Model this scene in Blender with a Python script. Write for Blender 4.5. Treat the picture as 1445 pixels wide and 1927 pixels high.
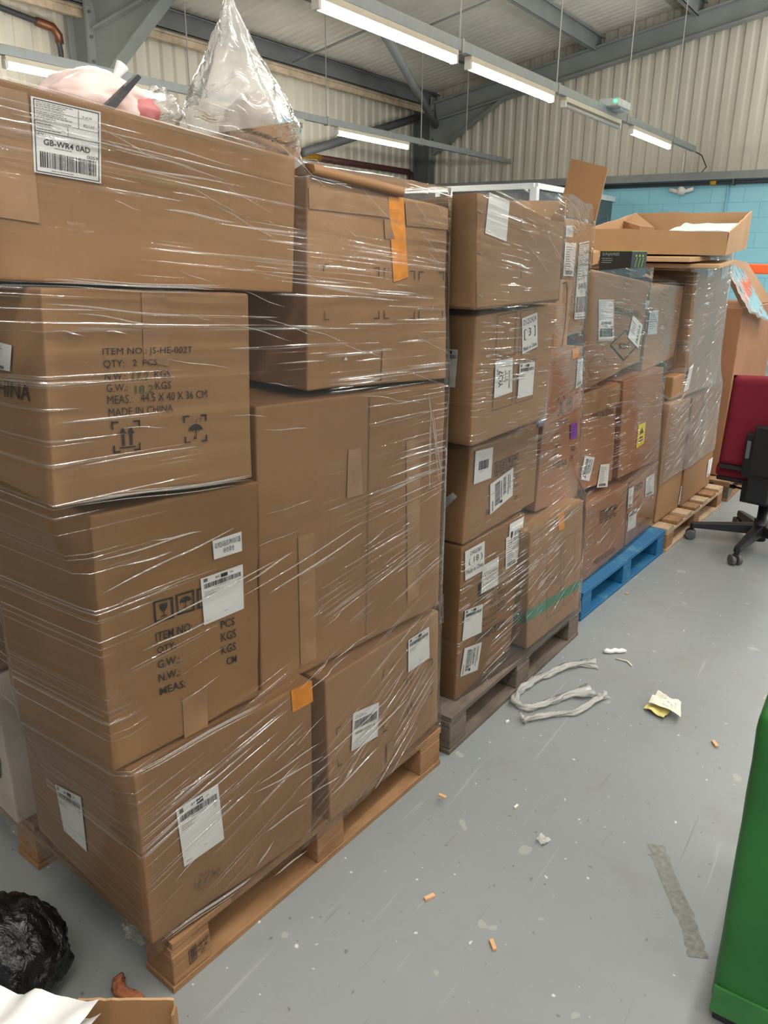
import bpy, bmesh, math, random
from mathutils import Vector, Matrix, noise
random.seed(7)
for o in list(bpy.data.objects): bpy.data.objects.remove(o)
scene = bpy.context.scene
COL = scene.collection
# ---------------------------------------------------------------- camera
cam_data = bpy.data.cameras.new('camera')
cam = bpy.data.objects.new('camera', cam_data); COL.objects.link(cam)
PITCH, ROLL, YAW, FPX = math.radians(18.676), math.radians(.532), math.radians(34.081), 1453.5
fw = Vector((-math.sin(YAW)*math.cos(PITCH), math.cos(YAW)*math.cos(PITCH), -math.sin(PITCH)))
rt = Vector((math.cos(YAW), math.sin(YAW), 0)); up = rt.cross(fw)
r2 = math.cos(ROLL)*rt+math.sin(ROLL)*up; u2 = -math.sin(ROLL)*rt+math.cos(ROLL)*up
M4 = Matrix((r2, u2, -fw)).transposed().to_4x4(); M4.translation = Vector((0, 0, 1.5))
cam.matrix_world = M4
cam_data.sensor_fit = 'VERTICAL'; cam_data.sensor_height = 24.0
cam_data.lens = FPX/1927*24.0
cam_data.clip_start = .02; cam_data.clip_end = 100
scene.camera = cam
# ---------------------------------------------------------------- world, view, unseen lamps of the hall
world = bpy.data.worlds.new('world'); scene.world = world; world.use_nodes = True
world.node_tree.nodes['Background'].inputs[0].default_value = (1.0, .99, .98, 1)
world.node_tree.nodes['Background'].inputs[1].default_value = .30
vs = scene.view_settings
vs.view_transform = 'Standard'; vs.look = 'None'; vs.gamma = 1; vs.use_curve_mapping = False; vs.exposure = 0.30
scene.cycles.use_denoising = True; scene.cycles.use_adaptive_sampling = True; scene.cycles.adaptive_threshold = .05
scene.cycles.max_bounces = 6; scene.cycles.transparent_max_bounces = 14
scene.cycles.sample_clamp_indirect = 6
scene.cycles.caustics_reflective = False; scene.cycles.caustics_refractive = False
TUBE_W = 85.0       # emission of a lit fluorescent tube
ROW_W = 17.0        # watts of each lamp in the rows of the hall that the photo does not show
for rx in (-.05, 2.95, 5.9):
    for ry in (-4.2, -2.3, -.4, 1.5, 3.4, 5.3, 7.2, 9.1, 11.0):
        for updown in (0, math.pi):      # bare tubes shine both ways; the upward lamps are boosted to brighten the roof
            ld = bpy.data.lights.new('hall_tube_light', 'AREA'); ld.shape = 'RECTANGLE'
            ld.size = .05; ld.size_y = 1.5; ld.energy = ROW_W*(1 if updown == 0 else 2.4); ld.color = (1.0, .98, .95)
            lo = bpy.data.objects.new('hall_tube_light', ld); lo.location = (rx, ry, 2.76 if updown == 0 else 2.80); lo.rotation_euler = (updown, 0, 0); COL.objects.link(lo)
BOX = {'arrow': {'a': 2, 'c': [(-0.006, 1.418), (0.1251, 1.406), (0.1211, 1.151), (0.0, 1.151)], 'd': 0.035, 'o': [-1.077, 2.663]},
 'corner_marks': {'a': 8, 'c': [(0.0132, 1.642), (0.4675, 1.603), (0.4868, 1.187), (0.0, 1.213)], 'd': 0.42, 'o': [-1.06, 1.27]},
 'd902': {'a': 1, 'c': [(0.004, 0.659), (0.4391, 0.65), (0.3901, 0.143), (0.001, 0.121)], 'd': 0.46, 'o': [-1.018, 1.926]},
 'green_tape': {'a': 3, 'c': [(-0.041, 0.602), (0.4006, 0.609), (0.4606, 0.128), (-0.001, 0.138)], 'd': 0.46, 'o': [-0.963, 2.353]},
 'grey_lab': {'a': 2, 'c': [(0.003, 1.374), (0.5163, 1.346), (0.4903, 0.993), (0.0, 0.967)], 'd': 0.46, 'o': [-1.049, 3.699]},
 'icons_b': {'a': 1, 'c': [(-0.043, 0.458), (0.4211, 0.486), (0.4741, 0.124), (0.0, 0.14)], 'd': 0.46, 'o': [-1.001, 3.588]},
 'item_text': {'a': 9, 'c': [(0.0222, 1.445), (0.409, 1.424), (0.3969, 1.072), (0.0, 1.1)], 'd': 0.445, 'o': [-1.1, 0.679]},
 'jcs': {'a': 2, 'c': [(-0.034, 1.443), (0.6764, 1.379), (0.6544, 1.026), (-0.001, 0.971)], 'd': 0.5, 'o': [-1.073, 3.001]},
 'kgs': {'a': 1, 'c': [(0.019, 0.954), (0.4961, 0.955), (0.5061, 0.669), (0.0, 0.663)], 'd': 0.46, 'o': [-1.016, 1.929]},
 'low_left': {'a': 7.2, 'c': [(0.002, 0.555), (0.4646, 0.56), (0.4566, 0.128), (0.0, 0.138)], 'd': 0.5, 'o': [-1.071, 0.747]},
 'low_right': {'a': 1.5, 'c': [(-0.01, 0.539), (0.4962, 0.527), (0.5192, 0.143), (0.001, 0.121)], 'd': 0.5, 'o': [-1.005, 1.256]},
 'made_m': {'a': 6, 'c': [(-0.0644, 0.958), (0.2926, 0.965), (0.3328, 0.506), (0.0, 0.531)], 'd': 0.46, 'o': [-1.081, 3.089]},
 'meas': {'a': 3, 'c': [(-0.0371, 0.487), (0.4596, 0.477), (0.5037, 0.143), (0.0, 0.122)], 'd': 0.46, 'o': [-1.025, 3.061]},
 'open_top': {'a': 1.4, 'c': [(-0.023, 1.635), (0.5172, 1.587), (0.5162, 1.36), (0.001, 1.36)], 'd': 0.46, 'o': [-0.945, 1.803]},
 'p4a': {'a': 3, 'c': [(-0.001, 0.78), (0.3505, 0.763), (0.3865, 0.127), (-0.001, 0.138)], 'd': 0.45, 'o': [-0.978, 4.026]},
 'p4b': {'a': 3, 'c': [(-0.047, 0.764), (0.5027, 0.751), (0.5688, 0.136), (0.001, 0.128)], 'd': 0.45, 'o': [-0.947, 4.426]},
 'p4c': {'a': 3, 'c': [(-0.0921, 1.469), (0.6008, 1.518), (0.6309, 0.768), (0.001, 0.772)], 'd': 0.7, 'o': [-0.985, 4.294]},
 'postcode': {'a': 7, 'c': [(0.0433, 1.731), (0.6468, 1.672), (0.6327, 1.415), (0.001, 1.455)], 'd': 0.5, 'o': [-1.146, 0.621]},
 'qty': {'a': 3, 'c': [(0.0291, 1.164), (0.2984, 1.18), (0.3805, 0.581), (0.001, 0.615)], 'd': 0.42, 'o': [-1.022, 2.477]},
 'side_lying': {'a': 8, 'c': [(0.0192, 1.203), (0.6422, 1.18), (0.6433, 0.546), (0.0, 0.546)], 'd': 0.46, 'o': [-1.076, 1.104]},
 'tall_mark': {'a': 8, 'c': [(0.0122, 1.074), (0.3766, 1.056), (0.3524, 0.564), (0.0, 0.56)], 'd': 0.46, 'o': [-1.104, 0.73]},
 'wrapped_top': {'a': 3, 'c': [(-0.0511, 1.618), (0.2023, 1.605), (0.2333, 1.211), (0.0, 1.193)], 'd': 0.4, 'o': [-1.096, 2.781]},
 'yellow': {'a': 3.5, 'c': [(-0.0591, 0.97), (0.4579, 0.977), (0.556, 0.489), (0.001, 0.509)], 'd': 0.46, 'o': [-1.03, 3.451]},
 'yq7': {'a': 1.4, 'c': [(-0.005, 1.34), (0.5152, 1.35), (0.4851, 0.986), (-0.001, 0.985)], 'd': 0.46, 'o': [-0.972, 1.868]}}
DEC = {'arrow': [('arc', [(0.006, 1.404), (0.1071, 1.401), (0.099, 1.167), (0.016, 1.165)], None, 'F', 'ink')],
 'corner_marks': [('mark', [(0.0515, 1.473), (0.0666, 1.473), (0.0666, 1.456), (0.0515, 1.457)], 'tl', 'F', 'ink'),
                  ('mark', [(0.207, 1.465), (0.2242, 1.465), (0.2242, 1.446), (0.207, 1.447)], 'tr', 'F', 'ink'),
                  ('mark', [(0.2393, 1.464), (0.2575, 1.463), (0.2575, 1.445), (0.2403, 1.446)], 'tl', 'F', 'ink'),
                  ('mark', [(0.3292, 1.457), (0.3483, 1.456), (0.3485, 1.437), (0.3292, 1.438)], 'tr', 'F', 'ink'),
                  ('mark', [(0.3625, 1.455), (0.3817, 1.454), (0.3827, 1.435), (0.3626, 1.436)], 'tl', 'F', 'ink'),
                  ('mark', [(0.4373, 1.453), (0.4585, 1.452), (0.4595, 1.432), (0.4383, 1.433)], 'tr', 'F', 'ink'),
                  ('mark', [(0.0525, 1.378), (0.0676, 1.376), (0.0676, 1.359), (0.0525, 1.36)], 'bl', 'F', 'ink'),
                  ('mark', [(0.207, 1.373), (0.2251, 1.371), (0.2251, 1.353), (0.207, 1.354)], 'br', 'F', 'ink'),
                  ('mark', [(0.2404, 1.371), (0.2595, 1.37), (0.2595, 1.351), (0.2414, 1.352)], 'bl', 'F', 'ink'),
                  ('mark', [(0.3302, 1.367), (0.3504, 1.365), (0.3504, 1.346), (0.3312, 1.347)], 'br', 'F', 'ink'),
                  ('mark', [(0.3646, 1.365), (0.3848, 1.364), (0.3858, 1.344), (0.3656, 1.346)], 'bl', 'F', 'ink'),
                  ('mark', [(0.4383, 1.362), (0.4595, 1.36), (0.4605, 1.34), (0.4393, 1.342)], 'br', 'F', 'ink'),
                  ('tape_orange', [(0.2514, 1.614), (0.3029, 1.612), (0.3241, 1.442), (0.2727, 1.432)], None, 'F', 'ink'),
                  ('tape', [(0.2363, 1.284), (0.2878, 1.281), (0.2868, 1.213), (0.2333, 1.209)], None, 'F', 'ink'),
                  ('tape', [(0.2383, 1.567), (0.2575, 1.566), (0.2746, 1.525), (0.2424, 1.526)], None, 'F', 'ink'),
                  ('tape', [(0.0151, 1.619), (0.2485, 1.611), (0.2575, 1.57), (0.0151, 1.579)], None, 'F', 'ink'),
                  ('tape', [(0.307, 1.607), (0.4656, 1.598), (0.4685, 1.55), (0.3141, 1.555)], None, 'F', 'ink'),
                  ('triangle', [(0.109, 1.278), (0.1212, 1.277), (0.1212, 1.269), (0.109, 1.27)], None, 'F', 'ink')],
 'd902': [('label', [(0.015, 0.64), (0.14, 0.637), (0.147, 0.535), (0.024, 0.541)], 'd902', 'F', 'ink'),
          ('label', [(0.292, 0.601), (0.4021, 0.591), (0.3931, 0.48), (0.304, 0.482)], 'plain', 'F', 'ink'),
          ('label', [(0.314, 0.643), (0.4241, 0.641), (0.4061, 0.535), (0.313, 0.531)], 'wine', 'F', 'ink'),
          ('pill', [(0.116, 0.498), (0.226, 0.49), (0.224, 0.44), (0.117, 0.45)], None, 'F', 'ink'),
          ('label', [(0.134, 0.553), (0.246, 0.55), (0.251, 0.447), (0.133, 0.456)], 'caution', 'F', 'ink'),
          ('text', [(0.115, 0.44), (0.28, 0.43), (0.282, 0.416), (0.117, 0.427)], 'INSECT KILLER', 'F', 'ink'),
          ('text', [(0.216, 0.417), (0.3161, 0.411), (0.3181, 0.397), (0.218, 0.403)], '16   PCS', 'F', 'ink'),
          ('text', [(0.205, 0.399), (0.312, 0.386), (0.3151, 0.373), (0.207, 0.385)], '18.5  KGS', 'F', 'ink'),
          ('text', [(0.207, 0.377), (0.312, 0.366), (0.315, 0.353), (0.209, 0.364)], '17.2  KGS', 'F', 'ink'),
          ('text', [(0.152, 0.358), (0.3201, 0.345), (0.3211, 0.331), (0.153, 0.347)], 'MEAS:55X46X55CM', 'F', 'ink'),
          ('text', [(0.154, 0.335), (0.265, 0.325), (0.266, 0.312), (0.155, 0.325)], 'Made in China', 'F', 'ink'),
          ('icon_row', [(0.116, 0.312), (0.3361, 0.286), (0.3391, 0.255), (0.115, 0.285)], None, 'F', 'ink'),
          ('label', [(0.031, 0.437), (0.149, 0.415), (0.151, 0.311), (0.021, 0.334)], 'courier', 'F', 'ink'),
          ('label', [(0.039, 0.301), (0.156, 0.273), (0.137, 0.177), (0.019, 0.207)], 'barcode_side', 'F', 'ink'),
          ('label', [(0.071, 0.488), (0.058, 0.488), (0.054, 0.39), (0.068, 0.39)], 'plain', 'L', 'ink')],
 'green_tape': [('tape_green', [(-0.0291, 0.3), (0.4436, 0.262), (0.4496, 0.227), (-0.023, 0.256)], None, 'F', 'ink'),
                ('tape_green', [(0.0601, 0.281), (0.014, 0.284), (0.011, 0.243), (0.0651, 0.238)], None, 'L', 'ink'),
                ('outline', [(0.0971, 0.496), (0.2213, 0.491), (0.2423, 0.356), (0.1201, 0.363)], None, 'F', 'ink'),
                ('outline', [(0.2414, 0.496), (0.3405, 0.494), (0.3595, 0.369), (0.2644, 0.363)], None, 'F', 'ink'),
                ('outline', [(0.1272, 0.34), (0.2493, 0.333), (0.2704, 0.195), (0.1452, 0.204)], None, 'F', 'ink'),
                ('outline', [(0.2734, 0.336), (0.3715, 0.345), (0.3916, 0.211), (0.2954, 0.202)], None, 'F', 'ink'),
                ('tape_orange', [(0.1642, 0.614), (0.2213, 0.606), (0.2394, 0.537), (0.1913, 0.542)], None, 'F', 'ink')],
 'grey_lab': [('label', [(0.011, 1.25), (0.1421, 1.248), (0.1531, 1.136), (0.013, 1.142)], 'grey', 'F', 'ink'),
              ('label', [(-0.064, 1.298), (-0.006, 1.298), (-0.029, 1.259), (-0.066, 1.261)], 'grey', 'F', 'ink')],
 'icons_b': [('icon_row', [(0.04, 0.44), (0.163, 0.435), (0.168, 0.399), (0.044, 0.407)], None, 'F', 'ink'),
             ('label', [(0.211, 0.439), (0.3521, 0.434), (0.3801, 0.316), (0.233, 0.334)], 'plain', 'F', 'ink'),
             ('label', [(-0.013, 0.316), (0.113, 0.31), (0.129, 0.207), (0.0, 0.216)], 'courier', 'F', 'ink'),
             ('text', [(0.169, 0.211), (0.3451, 0.199), (0.3551, 0.173), (0.178, 0.186)], '50X42CM', 'F', 'ink')],
 'item_text': [('text', [(0.1103, 1.348), (0.2785, 1.338), (0.2764, 1.323), (0.1093, 1.335)], 'ITEM NO.: JS-HE-002T', 'F', 'ink'),
               ('text', [(0.1093, 1.329), (0.2065, 1.322), (0.2055, 1.31), (0.1083, 1.315)], 'QTY:   2  PCS', 'F', 'ink'),
               ('text', [(0.1093, 1.309), (0.1458, 1.306), (0.1448, 1.294), (0.1083, 1.296)], 'N.W.:', 'F', 'ink'),
               ('text', [(0.1994, 1.304), (0.2298, 1.302), (0.2288, 1.289), (0.1984, 1.29)], 'KGS', 'F', 'ink'),
               ('text', [(0.159, 1.304), (0.1882, 1.302), (0.1873, 1.289), (0.157, 1.29)], '17.2', 'F', 'green_ink'),
               ('text', [(0.1093, 1.29), (0.1478, 1.287), (0.1458, 1.275), (0.1093, 1.277)], 'G.W.:', 'F', 'ink'),
               ('text', [(0.161, 1.282), (0.1955, 1.28), (0.1933, 1.266), (0.16, 1.268)], '18.2', 'F', 'green_ink'),
               ('text', [(0.1994, 1.284), (0.2298, 1.282), (0.2288, 1.269), (0.1984, 1.271)], 'KGS', 'F', 'ink'),
               ('text', [(0.1093, 1.271), (0.3017, 1.258), (0.3017, 1.244), (0.1083, 1.257)], 'MEAS.:   44.5 X 40 X 36 CM', 'F', 'ink'),
               ('text', [(0.1093, 1.25), (0.2298, 1.241), (0.2288, 1.229), (0.1083, 1.236)], 'MADE IN CHINA', 'F', 'ink'),
               ('arrows_mark', [(0.1113, 1.228), (0.1641, 1.223), (0.16, 1.171), (0.1103, 1.174)], None, 'F', 'ink'),
               ('umbrella_mark', [(0.2491, 1.218), (0.2977, 1.214), (0.2956, 1.164), (0.2481, 1.167)], None, 'F', 'ink'),
               ('text', [(0.2196, 1.286), (0.0587, 1.294), (0.0618, 1.266), (0.2318, 1.258)], 'CHINA', 'L', 'ink'),
               ('tape', [(0.1882, 1.436), (0.2339, 1.434), (0.2288, 1.307), (0.1812, 1.32)], None, 'F', 'ink'),
               ('label', [(0.2228, 1.353), (0.1124, 1.35), (0.1276, 1.307), (0.243, 1.304)], 'plain', 'L', 'ink')],
 'jcs': [('label', [(0.068, 1.326), (0.2361, 1.319), (0.2802, 1.153), (0.1051, 1.165)], 'postcode', 'F', 'ink'),
         ('text', [(0.5644, 1.23), (0.2602, 1.263), (0.2512, 1.293), (0.5604, 1.256)], 'MADE IN CHINA', 'F', 'ink'),
         ('diamond', [(0.2321, 1.196), (0.5733, 1.172), (0.6194, 1.035), (0.2672, 1.071)], None, 'F', 'ink'),
         ('text', [(0.4873, 1.097), (0.3562, 1.109), (0.3462, 1.141), (0.4803, 1.13)], 'JCS', 'F', 'ink'),
         ('label', [(0.4843, 1.243), (0.6284, 1.193), (0.6044, 1.09), (0.4493, 1.151)], 'fragile', 'F', 'ink'),
         ('scribble', [(0.002, 1.118), (0.2732, 1.092), (0.2832, 0.969), (0.008, 1.004)], None, 'F', 'ink')],
 'kgs': [('label', [(0.045, 0.946), (0.156, 0.937), (0.153, 0.84), (0.042, 0.845)], 'barcode_mid', 'F', 'ink'),
         ('icon_row', [(0.173, 0.883), (0.3421, 0.881), (0.3421, 0.833), (0.172, 0.836)], None, 'F', 'ink'),
         ('text', [(0.3301, 0.812), (0.364, 0.81), (0.366, 0.792), (0.3331, 0.794)], 'KGS', 'F', 'ink'),
         ('text', [(0.3281, 0.779), (0.36, 0.775), (0.361, 0.758), (0.3311, 0.759)], 'KGS', 'F', 'ink'),
         ('text', [(0.3301, 0.737), (0.3561, 0.735), (0.3571, 0.72), (0.3331, 0.721)], 'CM', 'F', 'ink'),
         ('text', [(0.133, 0.74), (0.158, 0.738), (0.16, 0.722), (0.135, 0.724)], 'BER', 'F', 'ink'),
         ('label', [(0.149, 0.82), (0.306, 0.84), (0.314, 0.743), (0.159, 0.718)], 'barcode_side', 'F', 'ink'),
         ('label', [(0.072, 0.798), (0.047, 0.82), (0.032, 0.809), (0.071, 0.765)], 'plain', 'L', 'ink')],
 'low_left': [('label', [(0.0816, 0.431), (0.1854, 0.435), (0.1915, 0.287), (0.0887, 0.283)], 'courier', 'F', 'ink'),
              ('label', [(0.3547, 0.354), (0.2338, 0.384), (0.2399, 0.235), (0.3437, 0.233)], 'courier', 'L', 'ink'),
              ('tape_orange', [(0.3972, 0.561), (0.4617, 0.56), (0.4636, 0.502), (0.4001, 0.503)], None, 'F', 'ink'),
              ('stain', [(0.1078, 0.235), (0.1744, 0.226), (0.1834, 0.188), (0.1109, 0.193)], None, 'F', 'ink')],
 'low_right': [('label', [(0.3371, 0.499), (0.4412, 0.497), (0.4492, 0.395), (0.3401, 0.398)], 'courier', 'F', 'ink'),
               ('label', [(0.092, 0.398), (0.2031, 0.374), (0.1981, 0.271), (0.084, 0.29)], 'barcode', 'F', 'ink'),
               ('mark', [(0.028, 0.388), (0.046, 0.387), (0.046, 0.367), (0.027, 0.368)], 'tl', 'F', 'ink'),
               ('mark', [(0.031, 0.295), (0.05, 0.293), (0.05, 0.272), (0.031, 0.274)], 'bl', 'F', 'ink'),
               ('mark', [(0.1761, 0.29), (0.1971, 0.288), (0.1981, 0.267), (0.1761, 0.269)], 'br', 'F', 'ink'),
               ('mark', [(0.2241, 0.289), (0.2461, 0.287), (0.2471, 0.264), (0.2241, 0.267)], 'bl', 'F', 'ink'),
               ('mark', [(0.3231, 0.283), (0.3471, 0.281), (0.3481, 0.258), (0.3241, 0.26)], 'br', 'F', 'ink'),
               ('mark', [(0.3601, 0.293), (0.3841, 0.291), (0.3851, 0.268), (0.3611, 0.27)], 'bl', 'F', 'ink'),
               ('mark', [(0.4462, 0.294), (0.4722, 0.292), (0.4732, 0.268), (0.4472, 0.27)], 'br', 'F', 'ink'),
               ('mark', [(0.4412, 0.387), (0.4672, 0.385), (0.4682, 0.362), (0.4422, 0.364)], 'tr', 'F', 'ink'),
               ('mark', [(0.3151, 0.383), (0.3381, 0.382), (0.3391, 0.36), (0.3151, 0.361)], 'tr', 'F', 'ink'),
               ('mark', [(0.3541, 0.378), (0.3781, 0.377), (0.3791, 0.354), (0.3551, 0.356)], 'tl', 'F', 'ink'),
               ('tape', [(0.2261, 0.456), (0.2801, 0.455), (0.2751, 0.433), (0.2221, 0.433)], None, 'F', 'ink'),
               ('tape', [(0.2421, 0.221), (0.2961, 0.211), (0.2951, 0.152), (0.2411, 0.16)], None, 'F', 'ink')],
 'made_m': [('text', [(0.2584, 0.828), (0.0453, 0.833), (0.0382, 0.866), (0.2513, 0.858)], 'MADE IN CHINA', 'F', 'ink'),
            ('label', [(0.0161, 0.687), (0.1156, 0.66), (0.0825, 0.56), (-0.011, 0.588)], 'barcode_side', 'F', 'ink'),
            ('label', [(0.183, 0.614), (0.2775, 0.599), (0.2795, 0.49), (0.168, 0.511)], 'plain', 'F', 'ink'),
            ('tape', [(-0.0533, 0.95), (0.3097, 0.961), (0.3228, 0.865), (-0.0402, 0.858)], None, 'F', 'ink')],
 'meas': [('icon_row', [(0.1312, 0.425), (0.3395, 0.406), (0.3525, 0.347), (0.1392, 0.363)], None, 'F', 'ink'),
          ('text', [(0.1192, 0.197), (0.3705, 0.188), (0.3795, 0.158), (0.1282, 0.171)], 'MEAS:50X42X70CM', 'F', 'ink'),
          ('scribble', [(0.008, 0.338), (0.1342, 0.316), (0.1382, 0.203), (0.028, 0.226)], None, 'F', 'ink'),
          ('label', [(0.4697, 0.449), (0.5367, 0.446), (0.5458, 0.343), (0.4836, 0.346)], 'plain', 'F', 'ink')],
 'open_top': [('label', [(0.038, 1.639), (0.1501, 1.624), (0.1441, 1.526), (0.027, 1.544)], 'blank', 'F', 'ink'),
              ('tape', [(0.2461, 1.474), (0.2981, 1.47), (0.2981, 1.428), (0.2451, 1.432)], None, 'F', 'ink'),
              ('staple', [(-0.012, 1.599), (0.01, 1.594), (0.008, 1.586), (-0.013, 1.59)], None, 'F', 'ink'),
              ('staple', [(-0.002, 1.505), (0.02, 1.499), (0.018, 1.491), (-0.004, 1.496)], None, 'F', 'ink'),
              ('staple', [(0.008, 1.402), (0.031, 1.394), (0.029, 1.387), (0.006, 1.393)], None, 'F', 'ink')],
 'p4a': [('label', [(0.3785, 0.256), (0.4286, 0.255), (0.4246, 0.146), (0.3685, 0.148)], 'plain', 'F', 'ink')],
 'p4b': [('label', [(0.4536, 0.311), (0.5488, 0.312), (0.5357, 0.202), (0.4576, 0.199)], 'plain', 'F', 'ink')],
 'p4c': [('label', [(0.3916, 1.462), (0.5417, 1.484), (0.5337, 1.382), (0.4116, 1.367)], 'grey', 'F', 'ink'),
         ('label', [(0.1382, 1.429), (0.2293, 1.441), (0.2343, 1.393), (0.1422, 1.381)], 'grey', 'F', 'ink')],
 'postcode': [('label', [(0.1259, 1.708), (0.2348, 1.7), (0.2236, 1.597), (0.1168, 1.606)], 'postcode', 'F', 'ink'),
              ('tape', [(0.0433, 1.717), (0.1219, 1.713), (0.1168, 1.535), (0.0161, 1.546)], None, 'F', 'ink')],
 'qty': [('arrows_mark', [(0.1122, 1.015), (0.1672, 1.014), (0.1722, 0.943), (0.1241, 0.945)], None, 'F', 'ink'),
         ('glass_box', [(0.1933, 1.0), (0.2383, 1.002), (0.2383, 0.955), (0.1983, 0.951)], None, 'F', 'ink'),
         ('text', [(0.1192, 0.927), (0.2083, 0.923), (0.2123, 0.902), (0.1231, 0.909)], 'ITEM NO', 'F', 'ink'),
         ('text', [(0.1231, 0.885), (0.1692, 0.883), (0.1732, 0.863), (0.1262, 0.866)], 'QTY:', 'F', 'ink'),
         ('text', [(0.1211, 0.846), (0.1622, 0.844), (0.1662, 0.825), (0.1242, 0.826)], 'N.W', 'F', 'ink'),
         ('text', [(0.1182, 0.81), (0.1632, 0.805), (0.1672, 0.786), (0.1221, 0.789)], 'G.W', 'F', 'ink'),
         ('text', [(0.1162, 0.773), (0.2353, 0.766), (0.2373, 0.746), (0.1192, 0.752)], 'MEAS', 'F', 'ink'),
         ('text', [(0.2634, 0.809), (0.2974, 0.807), (0.3014, 0.788), (0.2684, 0.788)], 'KGS', 'F', 'ink'),
         ('text', [(0.2614, 0.773), (0.2854, 0.772), (0.2904, 0.75), (0.2664, 0.751)], 'CM', 'F', 'ink'),
         ('label_purple', [(0.2414, 0.901), (0.3014, 0.896), (0.3094, 0.835), (0.2493, 0.837)], None, 'F', 'ink'),
         ('label', [(0.2513, 1.135), (0.2984, 1.134), (0.3104, 1.039), (0.2563, 1.027)], 'plain', 'F', 'ink'),
         ('tape_orange', [(0.2013, 1.179), (0.2604, 1.18), (0.2594, 1.142), (0.2053, 1.14)], None, 'F', 'ink')],
 'side_lying': [('seam', [(0.3524, 1.182), (0.3554, 1.182), (0.3434, 0.553), (0.3413, 0.552)], None, 'F', 'ink'),
                ('tape', [(0.2817, 1.065), (0.3222, 1.064), (0.3292, 0.949), (0.2756, 0.951)], None, 'F', 'ink'),
                ('tape', [(0.1212, 0.897), (0.1697, 0.897), (0.1687, 0.571), (0.1181, 0.571)], None, 'F', 'ink'),
                ('tape', [(0.4858, 1.052), (0.5402, 1.051), (0.5514, 0.61), (0.5029, 0.603)], None, 'F', 'ink')],
 'tall_mark': [('glass_box', [(0.1141, 0.878), (0.1566, 0.874), (0.1546, 0.83), (0.1131, 0.834)], None, 'F', 'ink'),
               ('umbrella_box', [(0.1626, 0.875), (0.2039, 0.873), (0.202, 0.829), (0.1626, 0.832)], None, 'F', 'ink'),
               ('empty_box', [(0.21, 0.872), (0.2544, 0.869), (0.2544, 0.826), (0.209, 0.829)], None, 'F', 'ink'),
               ('label', [(0.2192, 0.891), (0.3222, 0.891), (0.319, 0.792), (0.2202, 0.79)], 'courier', 'F', 'ink'),
               ('label', [(0.2524, 0.961), (0.3231, 0.962), (0.3222, 0.92), (0.2534, 0.921)], 'g1925', 'F', 'ink'),
               ('text', [(0.1131, 0.813), (0.1939, 0.807), (0.1919, 0.789), (0.1121, 0.795)], 'ITEM NO:', 'F', 'ink_bold'),
               ('text', [(0.1121, 0.783), (0.1544, 0.78), (0.1525, 0.762), (0.1121, 0.766)], 'QTY:', 'F', 'ink_bold'),
               ('text', [(0.1112, 0.754), (0.1595, 0.749), (0.1575, 0.731), (0.111, 0.737)], 'G.W.:', 'F', 'ink_bold'),
               ('text', [(0.111, 0.725), (0.1575, 0.72), (0.1566, 0.703), (0.11, 0.708)], 'N.W.:', 'F', 'ink_bold'),
               ('text', [(0.11, 0.696), (0.1686, 0.689), (0.1676, 0.673), (0.11, 0.679)], 'MEAS:', 'F', 'ink_bold'),
               ('text', [(0.2605, 0.784), (0.2949, 0.781), (0.2949, 0.763), (0.2605, 0.766)], 'PCS', 'F', 'ink_bold'),
               ('text', [(0.2595, 0.756), (0.2968, 0.753), (0.2968, 0.734), (0.2595, 0.737)], 'KGS', 'F', 'ink_bold'),
               ('text', [(0.2575, 0.726), (0.2949, 0.724), (0.2939, 0.705), (0.2575, 0.708)], 'KGS', 'F', 'ink_bold'),
               ('text', [(0.2686, 0.696), (0.2949, 0.693), (0.2939, 0.676), (0.2686, 0.679)], 'CM', 'F', 'ink_bold'),
               ('tape', [(0.1575, 0.653), (0.2151, 0.645), (0.2121, 0.559), (0.1544, 0.558)], None, 'F', 'ink')],
 'wrapped_top': [('label', [(-0.0361, 1.534), (0.0581, 1.534), (0.0571, 1.418), (-0.0301, 1.421)], 'plain', 'F', 'ink'),
                 ('label', [(0.0831, 1.534), (0.1722, 1.543), (0.2053, 1.259), (0.0941, 1.262)], 'postcode', 'F', 'ink'),
                 ('label', [(-0.041, 1.59), (0.021, 1.592), (0.02, 1.553), (-0.0381, 1.552)], 'grey', 'F', 'ink')],
 'yellow': [('label_yellow', [(0.1843, 0.734), (0.2765, 0.733), (0.2896, 0.627), (0.1894, 0.619)], None, 'F', 'ink')],
 'yq7': [('outline', [(0.109, 1.336), (0.2261, 1.34), (0.2321, 1.217), (0.112, 1.219)], None, 'F', 'ink'),
         ('outline', [(0.2511, 1.34), (0.3611, 1.34), (0.3761, 1.219), (0.2561, 1.219)], None, 'F', 'ink'),
         ('outline', [(0.11, 1.191), (0.2321, 1.192), (0.2331, 1.069), (0.109, 1.07)], None, 'F', 'ink'),
         ('outline', [(0.2541, 1.193), (0.3781, 1.192), (0.3721, 1.069), (0.2531, 1.07)], None, 'F', 'ink'),
         ('label', [(0.2611, 1.318), (0.3611, 1.33), (0.3811, 1.227), (0.2781, 1.214)], 'd123', 'F', 'ink'),
         ('label', [(0.111, 1.21), (0.2161, 1.21), (0.2261, 1.109), (0.113, 1.106)], 'yq7', 'F', 'ink'),
         ('label', [(0.2651, 1.187), (0.3701, 1.183), (0.3691, 1.081), (0.2641, 1.084)], 'courier', 'F', 'ink'),
         ('label', [(0.099, 1.249), (0.052, 1.249), (0.057, 1.146), (0.091, 1.145)], 'courier', 'L', 'ink')]}
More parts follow.
